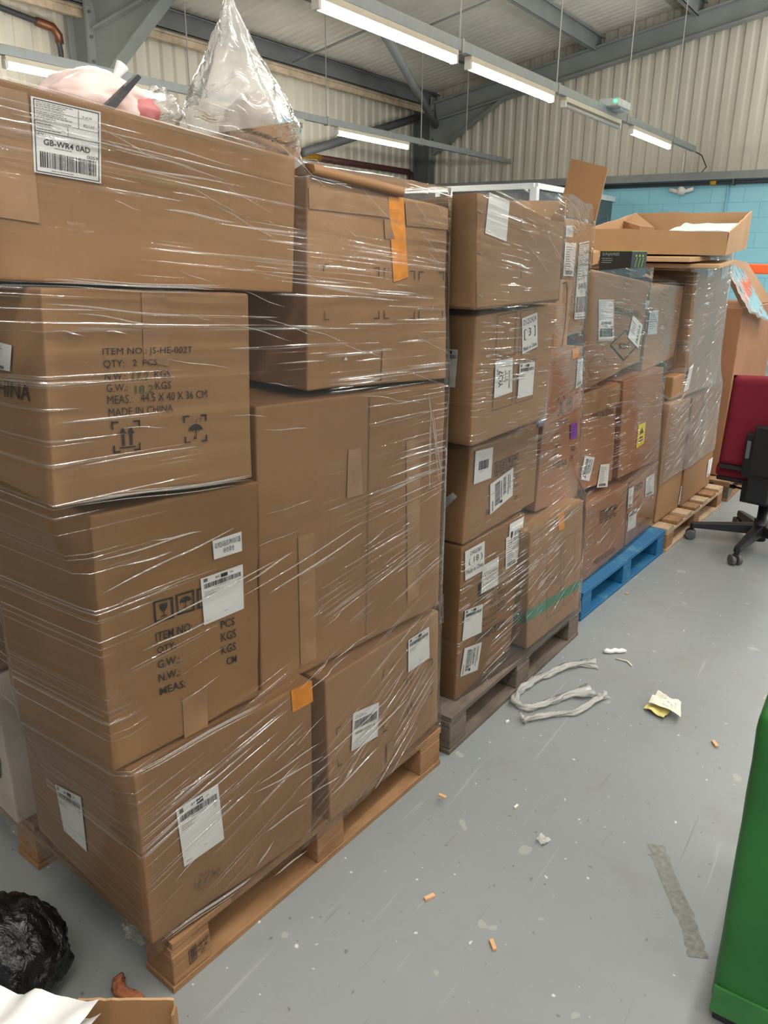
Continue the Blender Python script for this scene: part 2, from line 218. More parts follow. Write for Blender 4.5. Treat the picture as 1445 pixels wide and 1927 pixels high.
CREASE = [(1.04, 0.823, 1.411, 0.891), (1.107, 0.806, 1.411, 0.863), (1.042, 0.85, 1.179, 0.882), (1.411, 0.824, 1.483, 0.843), (0.796, 0.83, 1.132, 0.876), (0.737, 0.993, 0.925, 0.994), (0.742, 0.931, 1.024, 0.98), (0.783, 0.969, 0.883, 0.968), (1.143, 0.263, 1.291, 0.254), (1.207, 0.334, 1.502, 0.373), (1.346, 0.311, 1.478, 0.325), (1.012, 0.362, 1.227, 0.344), (1.007, 0.158, 1.065, 0.201), (1.138, 0.303, 1.247, 0.316), (1.035, 0.241, 1.171, 0.245), (1.06, 0.101, 1.166, 0.105), (1.027, 0.377, 1.212, 0.389), (1.244, 0.215, 1.45, 0.244), (1.324, 0.281, 1.587, 0.325), (0.817, 1.678, 1.093, 1.642), (0.781, 1.667, 1.067, 1.619), (0.838, 1.629, 1.09, 1.609), (0.933, 1.563, 1.086, 1.545), (0.703, 1.42, 0.939, 1.391), (0.748, 1.405, 0.889, 1.378), (0.711, 1.682, 0.824, 1.668), (0.858, 1.65, 1.021, 1.63), (0.71, 1.382, 0.757, 1.37), (0.79, 1.376, 0.827, 1.369), (0.808, 0.791, 0.956, 0.799), (0.825, 0.473, 0.931, 0.475), (1.182, 0.548, 1.328, 0.576), (1.272, 0.586, 1.448, 0.594), (0.841, 1.002, 0.946, 0.993)]
# ---------------------------------------------------------------- materials
MATS = {}
def nmat(name):
    m = bpy.data.materials.new(name); m.use_nodes = True; MATS[name] = m
    return m, m.node_tree.nodes, m.node_tree.links, m.node_tree.nodes['Principled BSDF']
def N(nodes, typ, **kw):
    n = nodes.new(typ)
    for k, v in kw.items():
        if k in n.inputs.keys() and not hasattr(n, k): n.inputs[k].default_value = v
        else: setattr(n, k, v)
    return n
def coords(nodes, links, scale=(1, 1, 1), kind='Object', rot=(0, 0, 0)):
    tc = nodes.new('ShaderNodeTexCoord'); mp = nodes.new('ShaderNodeMapping')
    mp.inputs['Scale'].default_value = scale; mp.inputs['Rotation'].default_value = rot
    links.new(tc.outputs[kind], mp.inputs[0]); return mp.outputs[0]
def noise_tex(nodes, links, vec, scale, detail=3, rough=.5, dist=0):
    n = nodes.new('ShaderNodeTexNoise'); n.inputs['Scale'].default_value = scale
    n.inputs['Detail'].default_value = detail; n.inputs['Roughness'].default_value = rough; n.inputs['Distortion'].default_value = dist
    links.new(vec, n.inputs['Vector']); return n.outputs[0]
def ramp(nodes, links, fac, stops):
    r = nodes.new('ShaderNodeValToRGB'); e = r.color_ramp.elements
    while len(e) < len(stops): e.new(.5)
    for el, (p, c) in zip(e, stops):
        el.position = p; el.color = (*c, 1) if len(c) == 3 else c
    links.new(fac, r.inputs[0]); return r.outputs[0]
def mixc(nodes, links, fac, a, b, mode='MIX'):
    m = nodes.new('ShaderNodeMix'); m.data_type = 'RGBA'; m.blend_type = mode
    for sock, v in ((m.inputs['Factor'], fac), (m.inputs[6], a), (m.inputs[7], b)):
        if hasattr(v, 'links'): links.new(v, sock)
        else: sock.default_value = v if isinstance(v, float) else (*v, 1)
    return m.outputs[2]
def mathn(nodes, links, op, a, b=None, c=None):
    m = nodes.new('ShaderNodeMath'); m.operation = op
    for i, v in enumerate((a, b, c)):
        if v is None: continue
        if hasattr(v, 'links'): links.new(v, m.inputs[i])
        else: m.inputs[i].default_value = v
    return m.outputs[0]
def bump(nodes, links, p, h, strength=.3, dist=.01):
    b = nodes.new('ShaderNodeBump'); b.inputs['Strength'].default_value = strength; b.inputs['Distance'].default_value = dist
    links.new(h, b.inputs['Height']); links.new(b.outputs[0], p.inputs['Normal']); return b
def plain(name, col, rough=.5, metal=0, var=.12, scale=12, bmp=0.0):
    m, n, l, p = nmat(name)
    v = noise_tex(n, l, coords(n, l), scale, 4)
    c = ramp(n, l, v, [(.25, tuple(x*(1-var) for x in col)), (.75, tuple(min(1, x*(1+var)) for x in col))])
    l.new(c, p.inputs['Base Color']); p.inputs['Roughness'].default_value = rough; p.inputs['Metallic'].default_value = metal
    if bmp: bump(n, l, p, v, bmp)
    return m
def emit(name, col, s):
    m, n, l, p = nmat(name)
    p.inputs['Base Color'].default_value = (*col, 1); p.inputs['Emission Color'].default_value = (*col, 1); p.inputs['Emission Strength'].default_value = s
    return m
def card(name, col, seed):
    m, n, l, p = nmat(name)
    v = coords(n, l)
    big = noise_tex(n, l, v, 3.1+seed*.3, 3)
    flute = noise_tex(n, l, coords(n, l, (260, 260, 5)), 1.0, 1)
    fib = noise_tex(n, l, coords(n, l, (90, 90, 160)), 1.0, 2)
    c = ramp(n, l, big, [(.3, tuple(x*.86 for x in col)), (.7, tuple(x*1.1 for x in col))])
    c = mixc(n, l, mathn(n, l, 'MULTIPLY', flute, .22), c, tuple(x*.72 for x in col))
    c = mixc(n, l, mathn(n, l, 'MULTIPLY', fib, .2), c, tuple(min(1, x*1.25) for x in col))
    l.new(c, p.inputs['Base Color']); p.inputs['Roughness'].default_value = .62
    p.inputs['Specular IOR Level'].default_value = .3
    bump(n, l, p, mathn(n, l, 'ADD', flute, big), .12, .004)
    return m
CARDS = [card('cardboard_a', (.285, .155, .070), 0), card('cardboard_b', (.325, .182, .086), 1), card('cardboard_c', (.255, .136, .056), 2), card('cardboard_red', (.335, .165, .085), 3)]
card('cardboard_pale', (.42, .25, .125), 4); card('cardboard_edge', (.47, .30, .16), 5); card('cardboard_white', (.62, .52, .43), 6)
plain('tape', (.33, .19, .095), .22, var=.2); plain('tape_orange', (.72, .26, .02), .3, var=.2, scale=40)
plain('tape_green', (.03, .20, .12), .3); plain('paper', (.74, .74, .73), .55, var=.04); plain('paper_grey', (.52, .52, .54), .45)
plain('ink', (.018, .017, .017), .6); plain('ink_light', (.14, .12, .11), .6); plain('green_ink', (.03, .085, .012), .55)
plain('label_yellow', (.85, .68, .01), .5); plain('label_purple', (.22, .04, .36), .5); plain('residue', (.195, .197, .18), .7, var=.3, scale=70); plain('stain', (.18, .12, .08), .7, var=.4, scale=60)
plain('steel', (.25, .27, .262), .5, 0, .15, 3); plain('steel_dark', (.13, .135, .14), .55, 0, .2, 3); plain('trunking', (.34, .37, .38), .4, .3, .08)
plain('batten', (.72, .66, .52), .45, 0, .05); plain('holder', (.78, .77, .72), .4); plain('wire', (.42, .42, .40), .4, .6)
plain('pipe_dark', (.05, .05, .055), .45); plain('pipe_red', (.09, .03, .028), .5, var=.3); plain('pipe_yellow', (.50, .27, .02), .45); plain('copper', (.22, .09, .05), .4, .6)
plain('upvc', (.72, .75, .76), .3, var=.04); plain('pane', (.07, .07, .075), .08, var=.3); plain('timber', (.50, .40, .28), .7, var=.3, scale=9)
plain('red_fabric', (.17, .003, .016), .85, var=.12, scale=300, bmp=.3); plain('black_plastic', (.013, .013, .015), .42, var=.2); plain('grey_plastic', (.12, .125, .13), .5); plain('castor_grey', (.09, .09, .09), .55)
plain('green_plastic', (.017, .135, .022), .42, var=.3, scale=3, bmp=.1); plain('green_edge', (.035, .17, .04), .45, var=.2); plain('orange_clay', (.30, .105, .045), .9, var=.4, scale=80, bmp=.8)
plain('wood_chip', (.62, .36, .2), .8); plain('white_foam', (.8, .8, .78), .6, var=.03); plain('paper_yellow', (.68, .58, .2), .6); plain('paper_cream', (.72, .70, .58), .6)
plain('black_card', (.02, .023, .027), .35); plain('text_grey', (.35, .37, .38), .5); plain('lime', (.30, .42, .04), .5); plain('orange_plastic', (.8, .12, .02), .4)
plain('lilac_poly', (.30, .31, .42), .35, var=.2); plain('white_poly', (.72, .71, .70), .38, var=.06, bmp=.15); plain('blue_white', (.52, .60, .61), .5); plain('pink_poly', (.84, .66, .62), .35, var=.1); plain('rose_poly', (.55, .17, .18), .4, var=.3)
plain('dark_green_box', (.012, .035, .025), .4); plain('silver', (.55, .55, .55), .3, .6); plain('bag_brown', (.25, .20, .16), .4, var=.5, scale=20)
emit('tube_lit', (1.0, .97, .88), TUBE_W); emit('led_green', (.05, 1, .35), 4)
plain('tube_off', (.55, .54, .50), .35); plain('diffuser_box', (.66, .70, .70), .3)
def wood(name, a, b):
    m, n, l, p = nmat(name)
    g = noise_tex(n, l, coords(n, l, (14, 2.2, 40)), 2.0, 5, .6, .6)
    d = noise_tex(n, l, coords(n, l), 7, 4)
    c = ramp(n, l, g, [(.3, a), (.72, b)])
    c = mixc(n, l, ramp(n, l, d, [(.5, (0, 0, 0)), (.75, (.55, .55, .55))]), c, tuple(x*.45 for x in a))
    l.new(c, p.inputs['Base Color']); p.inputs['Roughness'].default_value = .8; bump(n, l, p, g, .35, .004)
wood('wood_orange', (.20, .10, .042), (.32, .175, .08)); wood('wood_grey', (.085, .066, .050), (.17, .13, .10)); wood('wood_new', (.36, .25, .15), (.50, .37, .24))
m, n, l, p = nmat('paint_blue_wood')
wear = noise_tex(n, l, coords(n, l), 6, 6, .65)
l.new(ramp(n, l, wear, [(.56, (.006, .105, .24)), (.66, (.05, .17, .26)), (.74, (.25, .22, .19))]), p.inputs['Base Color']); p.inputs['Roughness'].default_value = .6
# painted concrete floor
m, n, l, p = nmat('painted_floor')
v = coords(n, l)
base = ramp(n, l, noise_tex(n, l, v, .9, 5), [(.3, (.195, .216, .218)), (.7, (.245, .263, .260))])
grime = ramp(n, l, noise_tex(n, l, v, 3.4, 8, .7), [(.52, (0, 0, 0)), (.78, (.6, .6, .6))])
c = mixc(n, l, grime, base, (.19, .185, .165))
for k, (rot, sc, off, colr, amt) in enumerate([(.5, (60, 1.7, 1), .715, (.36, .37, .36), .45), (-.8, (70, 1.5, 1), .72, (.36, .37, .36), .4), (1.9, (50, 2.2, 1), .70, (.13, .13, .125), .55), (2.6, (80, 1.6, 1), .73, (.36, .37, .36), .4)]):
    s = noise_tex(n, l, coords(n, l, sc, rot=(0, 0, rot)), 1.0, 2, .5, .5)
    c = mixc(n, l, ramp(n, l, s, [(off, (0, 0, 0)), (off+.05, (amt, amt, amt))]), c, colr)
chip = noise_tex(n, l, v, 11, 2, .4)
chipm = ramp(n, l, chip, [(.715, (0, 0, 0)), (.73, (.6, .6, .6))])
c = mixc(n, l, chipm, c, (.34, .345, .31))
speck = noise_tex(n, l, v, 55, 2, .5)
c = mixc(n, l, ramp(n, l, speck, [(.69, (0, 0, 0)), (.74, (.7, .7, .7))]), c, (.10, .10, .095))
speck2 = noise_tex(n, l, coords(n, l, rot=(0, 0, 1)), 48, 1, .5)
c = mixc(n, l, ramp(n, l, speck2, [(.752, (0, 0, 0)), (.775, (.8, .8, .8))]), c, (.6, .6, .58))
l.new(c, p.inputs['Base Color'])
l.new(ramp(n, l, grime, [(0, (.42, .42, .42)), (1, (.7, .7, .7))]), p.inputs['Roughness'])
bump(n, l, p, mathn(n, l, 'SUBTRACT', noise_tex(n, l, v, 30, 3), chipm), .12, .004)
# profiled sheets, blockwork
def sheet(name, a, b):
    m, n, l, p = nmat(name)
    d = noise_tex(n, l, coords(n, l, (1.2, 1.2, .35)), 2.0, 5, .6)
    l.new(ramp(n, l, d, [(.3, a), (.7, b)]), p.inputs['Base Color']); p.inputs['Roughness'].default_value = .45
sheet('sheet_cream', (.60, .56, .47), (.70, .66, .57)); sheet('sheet_roof', (.60, .56, .50), (.70, .66, .60))
m, n, l, p = nmat('blue_block')
br = n.new('ShaderNodeTexBrick'); l.new(coords(n, l, kind='UV'), br.inputs['Vector'])
br.inputs['Scale'].default_value = 1; br.inputs['Brick Width'].default_value = .44; br.inputs['Row Height'].default_value = .202; br.inputs['Mortar Size'].default_value = .006
br.inputs['Color1'].default_value = (.28, .62, .76, 1); br.inputs['Color2'].default_value = (.30, .65, .79, 1); br.inputs['Mortar'].default_value = (.20, .52, .66, 1)
l.new(br.outputs[0], p.inputs['Base Color']); p.inputs['Roughness'].default_value = .5
bump(n, l, p, mathn(n, l, 'SUBTRACT', noise_tex(n, l, coords(n, l), 60, 3), br.outputs[1]), .3, .006)
# clear stretch film: see-through, glossy, pulled into fine creases that follow the UV map
def film(name, haze, gloss, su=1.0, sv=1.0, crease=1.0, base=.15, dens=0.0):
    m, n, l, p = nmat(name); n.remove(p); out = n['Material Output']
    def st(u, v_, det=2, dist=0.0):
        return noise_tex(n, l, coords(n, l, (u*su, v_*sv, 1), 'UV'), 1.0, det, .55, dist)
    fine = st(1.0, 130, 2, .05); mid = st(.8, 26, 2, .1); patch = st(2.2, 3.4, 2); ga = st(1.0, 62, 1, .1); gb = st(1.9, 120, 1)
    pm = ramp(n, l, patch, [(.46, (.04, .04, .04)), (.64, (1, 1, 1))])
    ra = ramp(n, l, ga, [(.605-dens, (0, 0, 0)), (.665-dens, (1, 1, 1))]); rb_ = ramp(n, l, gb, [(.625-dens, (0, 0, 0)), (.685-dens, (1, 1, 1))])
    pa = ramp(n, l, ga, [(.600-dens, (0, 0, 0)), (.635-dens, (1, 1, 1)), (.672-dens, (.05, .05, .05))]); pb_ = ramp(n, l, gb, [(.620-dens, (0, 0, 0)), (.655-dens, (1, 1, 1)), (.70-dens, (.05, .05, .05))])
    gr = mathn(n, l, 'MULTIPLY', mathn(n, l, 'MAXIMUM', pa, pb_), pm)
    cr = mathn(n, l, 'ADD', mathn(n, l, 'MULTIPLY', fine, .16), mathn(n, l, 'MULTIPLY', mid, .9))
    cr = mathn(n, l, 'ADD', cr, mathn(n, l, 'MULTIPLY', mathn(n, l, 'MULTIPLY', mathn(n, l, 'ADD', ra, mathn(n, l, 'MULTIPLY', rb_, .6)), .55), pm))
    b = n.new('ShaderNodeBump'); b.inputs['Strength'].default_value = 1.0; b.inputs['Distance'].default_value = .006*crease
    l.new(cr, b.inputs['Height'])
    gl = n.new('ShaderNodeBsdfGlossy'); gl.inputs['Roughness'].default_value = .06; gl.inputs['Color'].default_value = (1, 1, 1, 1); l.new(b.outputs[0], gl.inputs['Normal'])
    tr = n.new('ShaderNodeBsdfTransparent'); tr.inputs['Color'].default_value = (.975, .973, .962, 1)
    df = n.new('ShaderNodeBsdfDiffuse'); df.inputs['Color'].default_value = (.85, .84, .82, 1)
    tl = n.new('ShaderNodeBsdfTranslucent'); tl.inputs['Color'].default_value = (.8, .8, .78, 1)
    ms = n.new('ShaderNodeMixShader'); ms.inputs[0].default_value = .4; l.new(df.outputs[0], ms.inputs[1]); l.new(tl.outputs[0], ms.inputs[2])
    lw = n.new('ShaderNodeLayerWeight'); lw.inputs[0].default_value = .2; l.new(b.outputs[0], lw.inputs['Normal'])
    gf = mathn(n, l, 'ADD', mathn(n, l, 'MULTIPLY', lw.outputs['Fresnel'], gloss*.9), mathn(n, l, 'MULTIPLY', gr, .55*gloss))
    gf = mathn(n, l, 'MINIMUM', gf, .85)
    hz = mathn(n, l, 'ADD', mathn(n, l, 'MULTIPLY', gr, haze), haze*base)
    m1 = n.new('ShaderNodeMixShader'); l.new(hz, m1.inputs[0]); l.new(tr.outputs[0], m1.inputs[1]); l.new(ms.outputs[0], m1.inputs[2])
    m2 = n.new('ShaderNodeMixShader'); l.new(gf, m2.inputs[0]); l.new(m1.outputs[0], m2.inputs[1]); l.new(gl.outputs[0], m2.inputs[2])
    l.new(m2.outputs[0], out.inputs['Surface']); return m
film('stretch_film', .06, .9, base=.35); film('stretch_film_crinkled', .06, .9, 2.6, .9, base=.4, dens=.02); film('stretch_film_hazy', .20, .9, 2.4, .7, base=.5, dens=.035); film('bag_film', .42, 1.0, 1.6, .10, 2.2, .85); film('bubble_film', .6, 1.0, 3, .10, 1.6, 1.5); film('film_rope', .5, 1.0, 3, .10, 1.0, 1.1); film('film_crease', .5, 1.4, 1, .3, .5, .5)
m, n, l, p = nmat('black_film')
bump(n, l, p, noise_tex(n, l, coords(n, l, (14, 14, 9)), 1.6, 5, .55, 1.2), .8, .02)
p.inputs['Base Color'].default_value = (.004, .004, .005, 1); p.inputs['Roughness'].default_value = .22
# ---------------------------------------------------------------- mesh helpers
class MB:
    def __init__(s): s.v = []; s.f = []; s.m = []; s.uv = {}
    def poly(s, pts, mi=0):
        k = len(s.v); s.v += [tuple(p) for p in pts]; s.f.append(tuple(range(k, k+len(pts)))); s.m.append(mi)
    def grid(s, rows, mi=0, close=False):
        k = len(s.v); nr, nc = len(rows), len(rows[0])
        for r in rows: s.v += [tuple(p) for p in r]
        for i in range(nr-1):
            for j in range(nc if close else nc-1):
                j2 = (j+1) % nc
                s.f.append((k+i*nc+j, k+i*nc+j2, k+(i+1)*nc+j2, k+(i+1)*nc+j)); s.m.append(mi)
    def hexa(s, c, mi=0):   # 8 corners: bottom 4 ccw, top 4 ccw
        k = len(s.v); s.v += [tuple(p) for p in c]
        for q in ((3, 2, 1, 0), (4, 5, 6, 7), (0, 1, 5, 4), (1, 2, 6, 5), (2, 3, 7, 6), (3, 0, 4, 7)):
            s.f.append(tuple(k+i for i in q)); s.m.append(mi)
    def box(s, c, half, mi=0, R=None):
        pts = []
        for z in (-1, 1):
            for x, y in ((-1, -1), (1, -1), (1, 1), (-1, 1)):
                d = Vector((x*half[0], y*half[1], z*half[2]))
                pts.append(Vector(c)+(R @ d if R else d))
        s.hexa(pts, mi)
    def tube(s, path, r, n=8, mi=0, caps=True):
        path = [Vector(p) for p in path]; rows = []
        ref = None
        for i, p in enumerate(path):
            d = (path[min(i+1, len(path)-1)]-path[max(i-1, 0)]).normalized()
            if ref is None:
                ref = d.cross(Vector((0, 0, 1)));
                if ref.length < .05: ref = d.cross(Vector((1, 0, 0)))
            ref = (ref-d*ref.dot(d)).normalized(); b = d.cross(ref)
            rr = r[i] if isinstance(r, (list, tuple)) else r
            rows.append([p+(ref*math.cos(2*math.pi*k/n)+b*math.sin(2*math.pi*k/n))*rr for k in range(n)])
        s.grid(rows, mi, True)
        if caps:
            k = len(s.v)-len(path)*n
            s.f.append(tuple(k+j for j in reversed(range(n)))); s.m.append(mi)
            k = len(s.v)-n
            s.f.append(tuple(k+j for j in range(n))); s.m.append(mi)
    def build(s, name, mats, parent=None, smooth=False, bevel=0, uvs=None, fixn=True):
        me = bpy.data.meshes.new(name); me.from_pydata(s.v, [], s.f)
        for mm in (mats if isinstance(mats, (list, tuple)) else [mats]): me.materials.append(MATS[mm] if isinstance(mm, str) else mm)
        for p_, mi in zip(me.polygons, s.m): p_.material_index = mi; p_.use_smooth = smooth
        if uvs is not None:
            ul = me.uv_layers.new(name='UVMap')
            for lp in me.loops: ul.data[lp.index].uv = uvs[lp.vertex_index]
        if fixn or bevel:
            bm = bmesh.new(); bm.from_mesh(me)
            if bevel: bmesh.ops.bevel(bm, geom=[e for e in bm.edges if e.is_manifold and e.calc_face_angle(0) > .6], offset=bevel, segments=2, affect='EDGES', profile=.6)
            if fixn: bmesh.ops.recalc_face_normals(bm, faces=bm.faces)
            bm.to_mesh(me); bm.free()
        o = bpy.data.objects.new(name, me); COL.objects.link(o)
        if parent:
            o.parent = parent; o.matrix_parent_inverse = parent.matrix_world.inverted()
        return o
def tag(o, label, cat, group=None):
    o['label'] = label; o['category'] = cat
    if group: o['group'] = group
    return o
def thing(name, loc, label, cat, group=None):
    o = bpy.data.objects.new(name, None); COL.objects.link(o); o.location = loc; o.empty_display_size = .1
    o.matrix_world = Matrix.Translation(Vector(loc))
    return tag(o, label, cat, group)
def struct(o): o['kind'] = 'structure'; return o
def nz(p, sc, seed=0.0): return noise.noise(Vector(p)*sc+Vector((seed*7.3, seed*3.1, seed*5.7)))
# text as flat outlines
TXT = {}
def text_mesh(s, bold=False):
    key = (s, bold)
    if key in TXT: return TXT[key]
    cu = bpy.data.curves.new('t', 'FONT'); cu.body = s; cu.resolution_u = 2
    if bold: cu.offset = .010
    ob = bpy.data.objects.new('t', cu); COL.objects.link(ob)
    dg = bpy.context.evaluated_depsgraph_get(); me = bpy.data.meshes.new_from_object(ob.evaluated_get(dg))
    vs_ = [v.co.copy() for v in me.vertices]; fs = [tuple(p.vertices) for p in me.polygons]
    bpy.data.objects.remove(ob); bpy.data.curves.remove(cu); bpy.data.meshes.remove(me)
    if not vs_: vs_ = [Vector((0, 0, 0))]
    x0 = min(v.x for v in vs_); x1 = max(v.x for v in vs_); y0 = min(v.y for v in vs_); y1 = max(v.y for v in vs_)
    r = ([((v.x-x0)/max(1e-6, x1-x0), (v.y-y0)/max(1e-6, y1-y0)) for v in vs_], fs)
    TXT[key] = r; return r
class Draw:     # ink drawn in the unit square of a quad (TL, TR, BR, BL)
    def __init__(s, mb, fn): s.mb = mb; s.fn = fn
    def at(s, quad, u, v):
        tl, tr, br, bl = quad
        a = [bl[i]*(1-u)*(1-v)+br[i]*u*(1-v)+tr[i]*u*v+tl[i]*(1-u)*v for i in (0, 1)]
        return s.fn(a)
    def poly(s, q, pts, mi=0): s.mb.poly([s.at(q, *p) for p in pts], mi)
    def rect(s, q, u0, v0, u1, v1, mi=0): s.poly(q, [(u0, v0), (u1, v0), (u1, v1), (u0, v1)], mi)
    def text(s, q, txt, u0=0, v0=0, u1=1, v1=1, mi=0, bold=False, rot=0):
        pts, fs = text_mesh(txt, bold); k = len(s.mb.v)
        for x, y in pts:
            if rot == 90: x, y = 1-y, x
            s.mb.v.append(tuple(s.at(q, u0+(u1-u0)*x, v0+(v1-v0)*y)))
        for f in fs: s.mb.f.append(tuple(k+i for i in f)); s.mb.m.append(mi)
    def frame(s, q, w, h, mi=0, u0=0, v0=0, u1=1, v1=1):
        s.rect(q, u0, v0, u1, v0+h, mi); s.rect(q, u0, v1-h, u1, v1, mi); s.rect(q, u0, v0, u0+w, v1, mi); s.rect(q, u1-w, v0, u1, v1, mi)
    def bars(s, q, u0, v0, u1, v1, n, mi=0, vert=False, seed=1):
        rng = random.Random(seed); x = u0 if not vert else v0; end = u1 if not vert else v1; w = (end-x)/n
        while x < end-w*.3:
            b = w*rng.choice((.3, .45, .8)); b = min(b, end-x)
            if not vert: s.rect(q, x, v0, x+b, v1, mi)
            else: s.rect(q, u0, x, u1, x+b, mi)
            x += b+w*rng.choice((.3, .4, .6))
    def lines(s, q, u0, v0, u1, v1, n, mi=0, seed=3):
        rng = random.Random(seed)
        for i in range(n):
            v = v1-(v1-v0)*(i+.5)/n; h = (v1-v0)/n*.28; x = u0
            stop = u0+(u1-u0)*rng.uniform(.45, 1)
            while x < stop:
                w = (u1-u0)*rng.uniform(.04, .13); s.rect(q, x, v-h/2, min(x+w, stop), v+h/2, mi); x += w+(u1-u0)*.02
    def umbrella(s, q, u0, v0, u1, v1, mi=0):
        f = lambda x, y: (u0+(u1-u0)*x, v0+(v1-v0)*y)
        a = [f(.5+.5*math.cos(t*math.pi/12), .5+.42*math.sin(t*math.pi/12)) for t in range(13)]
        sc = []
        for k in range(4):
            for t in (0, .5): sc.append(f(k/4+t/4, .5+(.07 if t else 0)))
        s.poly(q, a+sc[1:], mi)
        s.rect(q, *f(.47, .12), *f(.53, .95), mi); s.rect(q, *f(.33, .02), *f(.53, .10), mi); s.rect(q, *f(.33, .02), *f(.39, .2), mi)
    def glass(s, q, u0, v0, u1, v1, mi=0):
        f = lambda x, y: (u0+(u1-u0)*x, v0+(v1-v0)*y)
        s.poly(q, [f(.12, 1), f(.15, .65), f(.35, .42), f(.65, .42), f(.85, .65), f(.88, 1)], mi)
        s.rect(q, *f(.46, .08), *f(.54, .45), mi); s.rect(q, *f(.2, 0), *f(.8, .08), mi)
    def arrows(s, q, u0, v0, u1, v1, mi=0):
        f = lambda x, y: (u0+(u1-u0)*x, v0+(v1-v0)*y)
        for c in (.28, .72):
            s.poly(q, [f(c-.2, .68), f(c+.2, .68), f(c, 1)], mi); s.rect(q, *f(c-.07, .12), *f(c+.07, .68), mi)
        s.rect(q, *f(.05, 0), *f(.95, .07), mi)
    def corners(s, q, mi=0, L=.25, w=.06):
        for a in (0, 1):
            for b in (0, 1):
                u0, u1 = (0, L) if a == 0 else (1-L, 1); v0, v1 = (0, w) if b == 0 else (1-w, 1); s.rect(q, u0, v0, u1, v1, mi)
                u0, u1 = (0, w) if a == 0 else (1-w, 1); v0, v1 = (0, L) if b == 0 else (1-L, 1); s.rect(q, u0, v0, u1, v1, mi)
    def path(s, q, pts, w, mi=0):
        P = [s.at(q, *p) for p in pts]; nrm = s.nrm
        for a, b in zip(P[:-1], P[1:]):
            d = (b-a)
            if d.length < 1e-5: continue
            k = d.cross(nrm).normalized()*w/2; e = d.normalized()*w*.3
            s.mb.poly([a-k-e, b-k+e, b+k+e, a+k-e], mi)
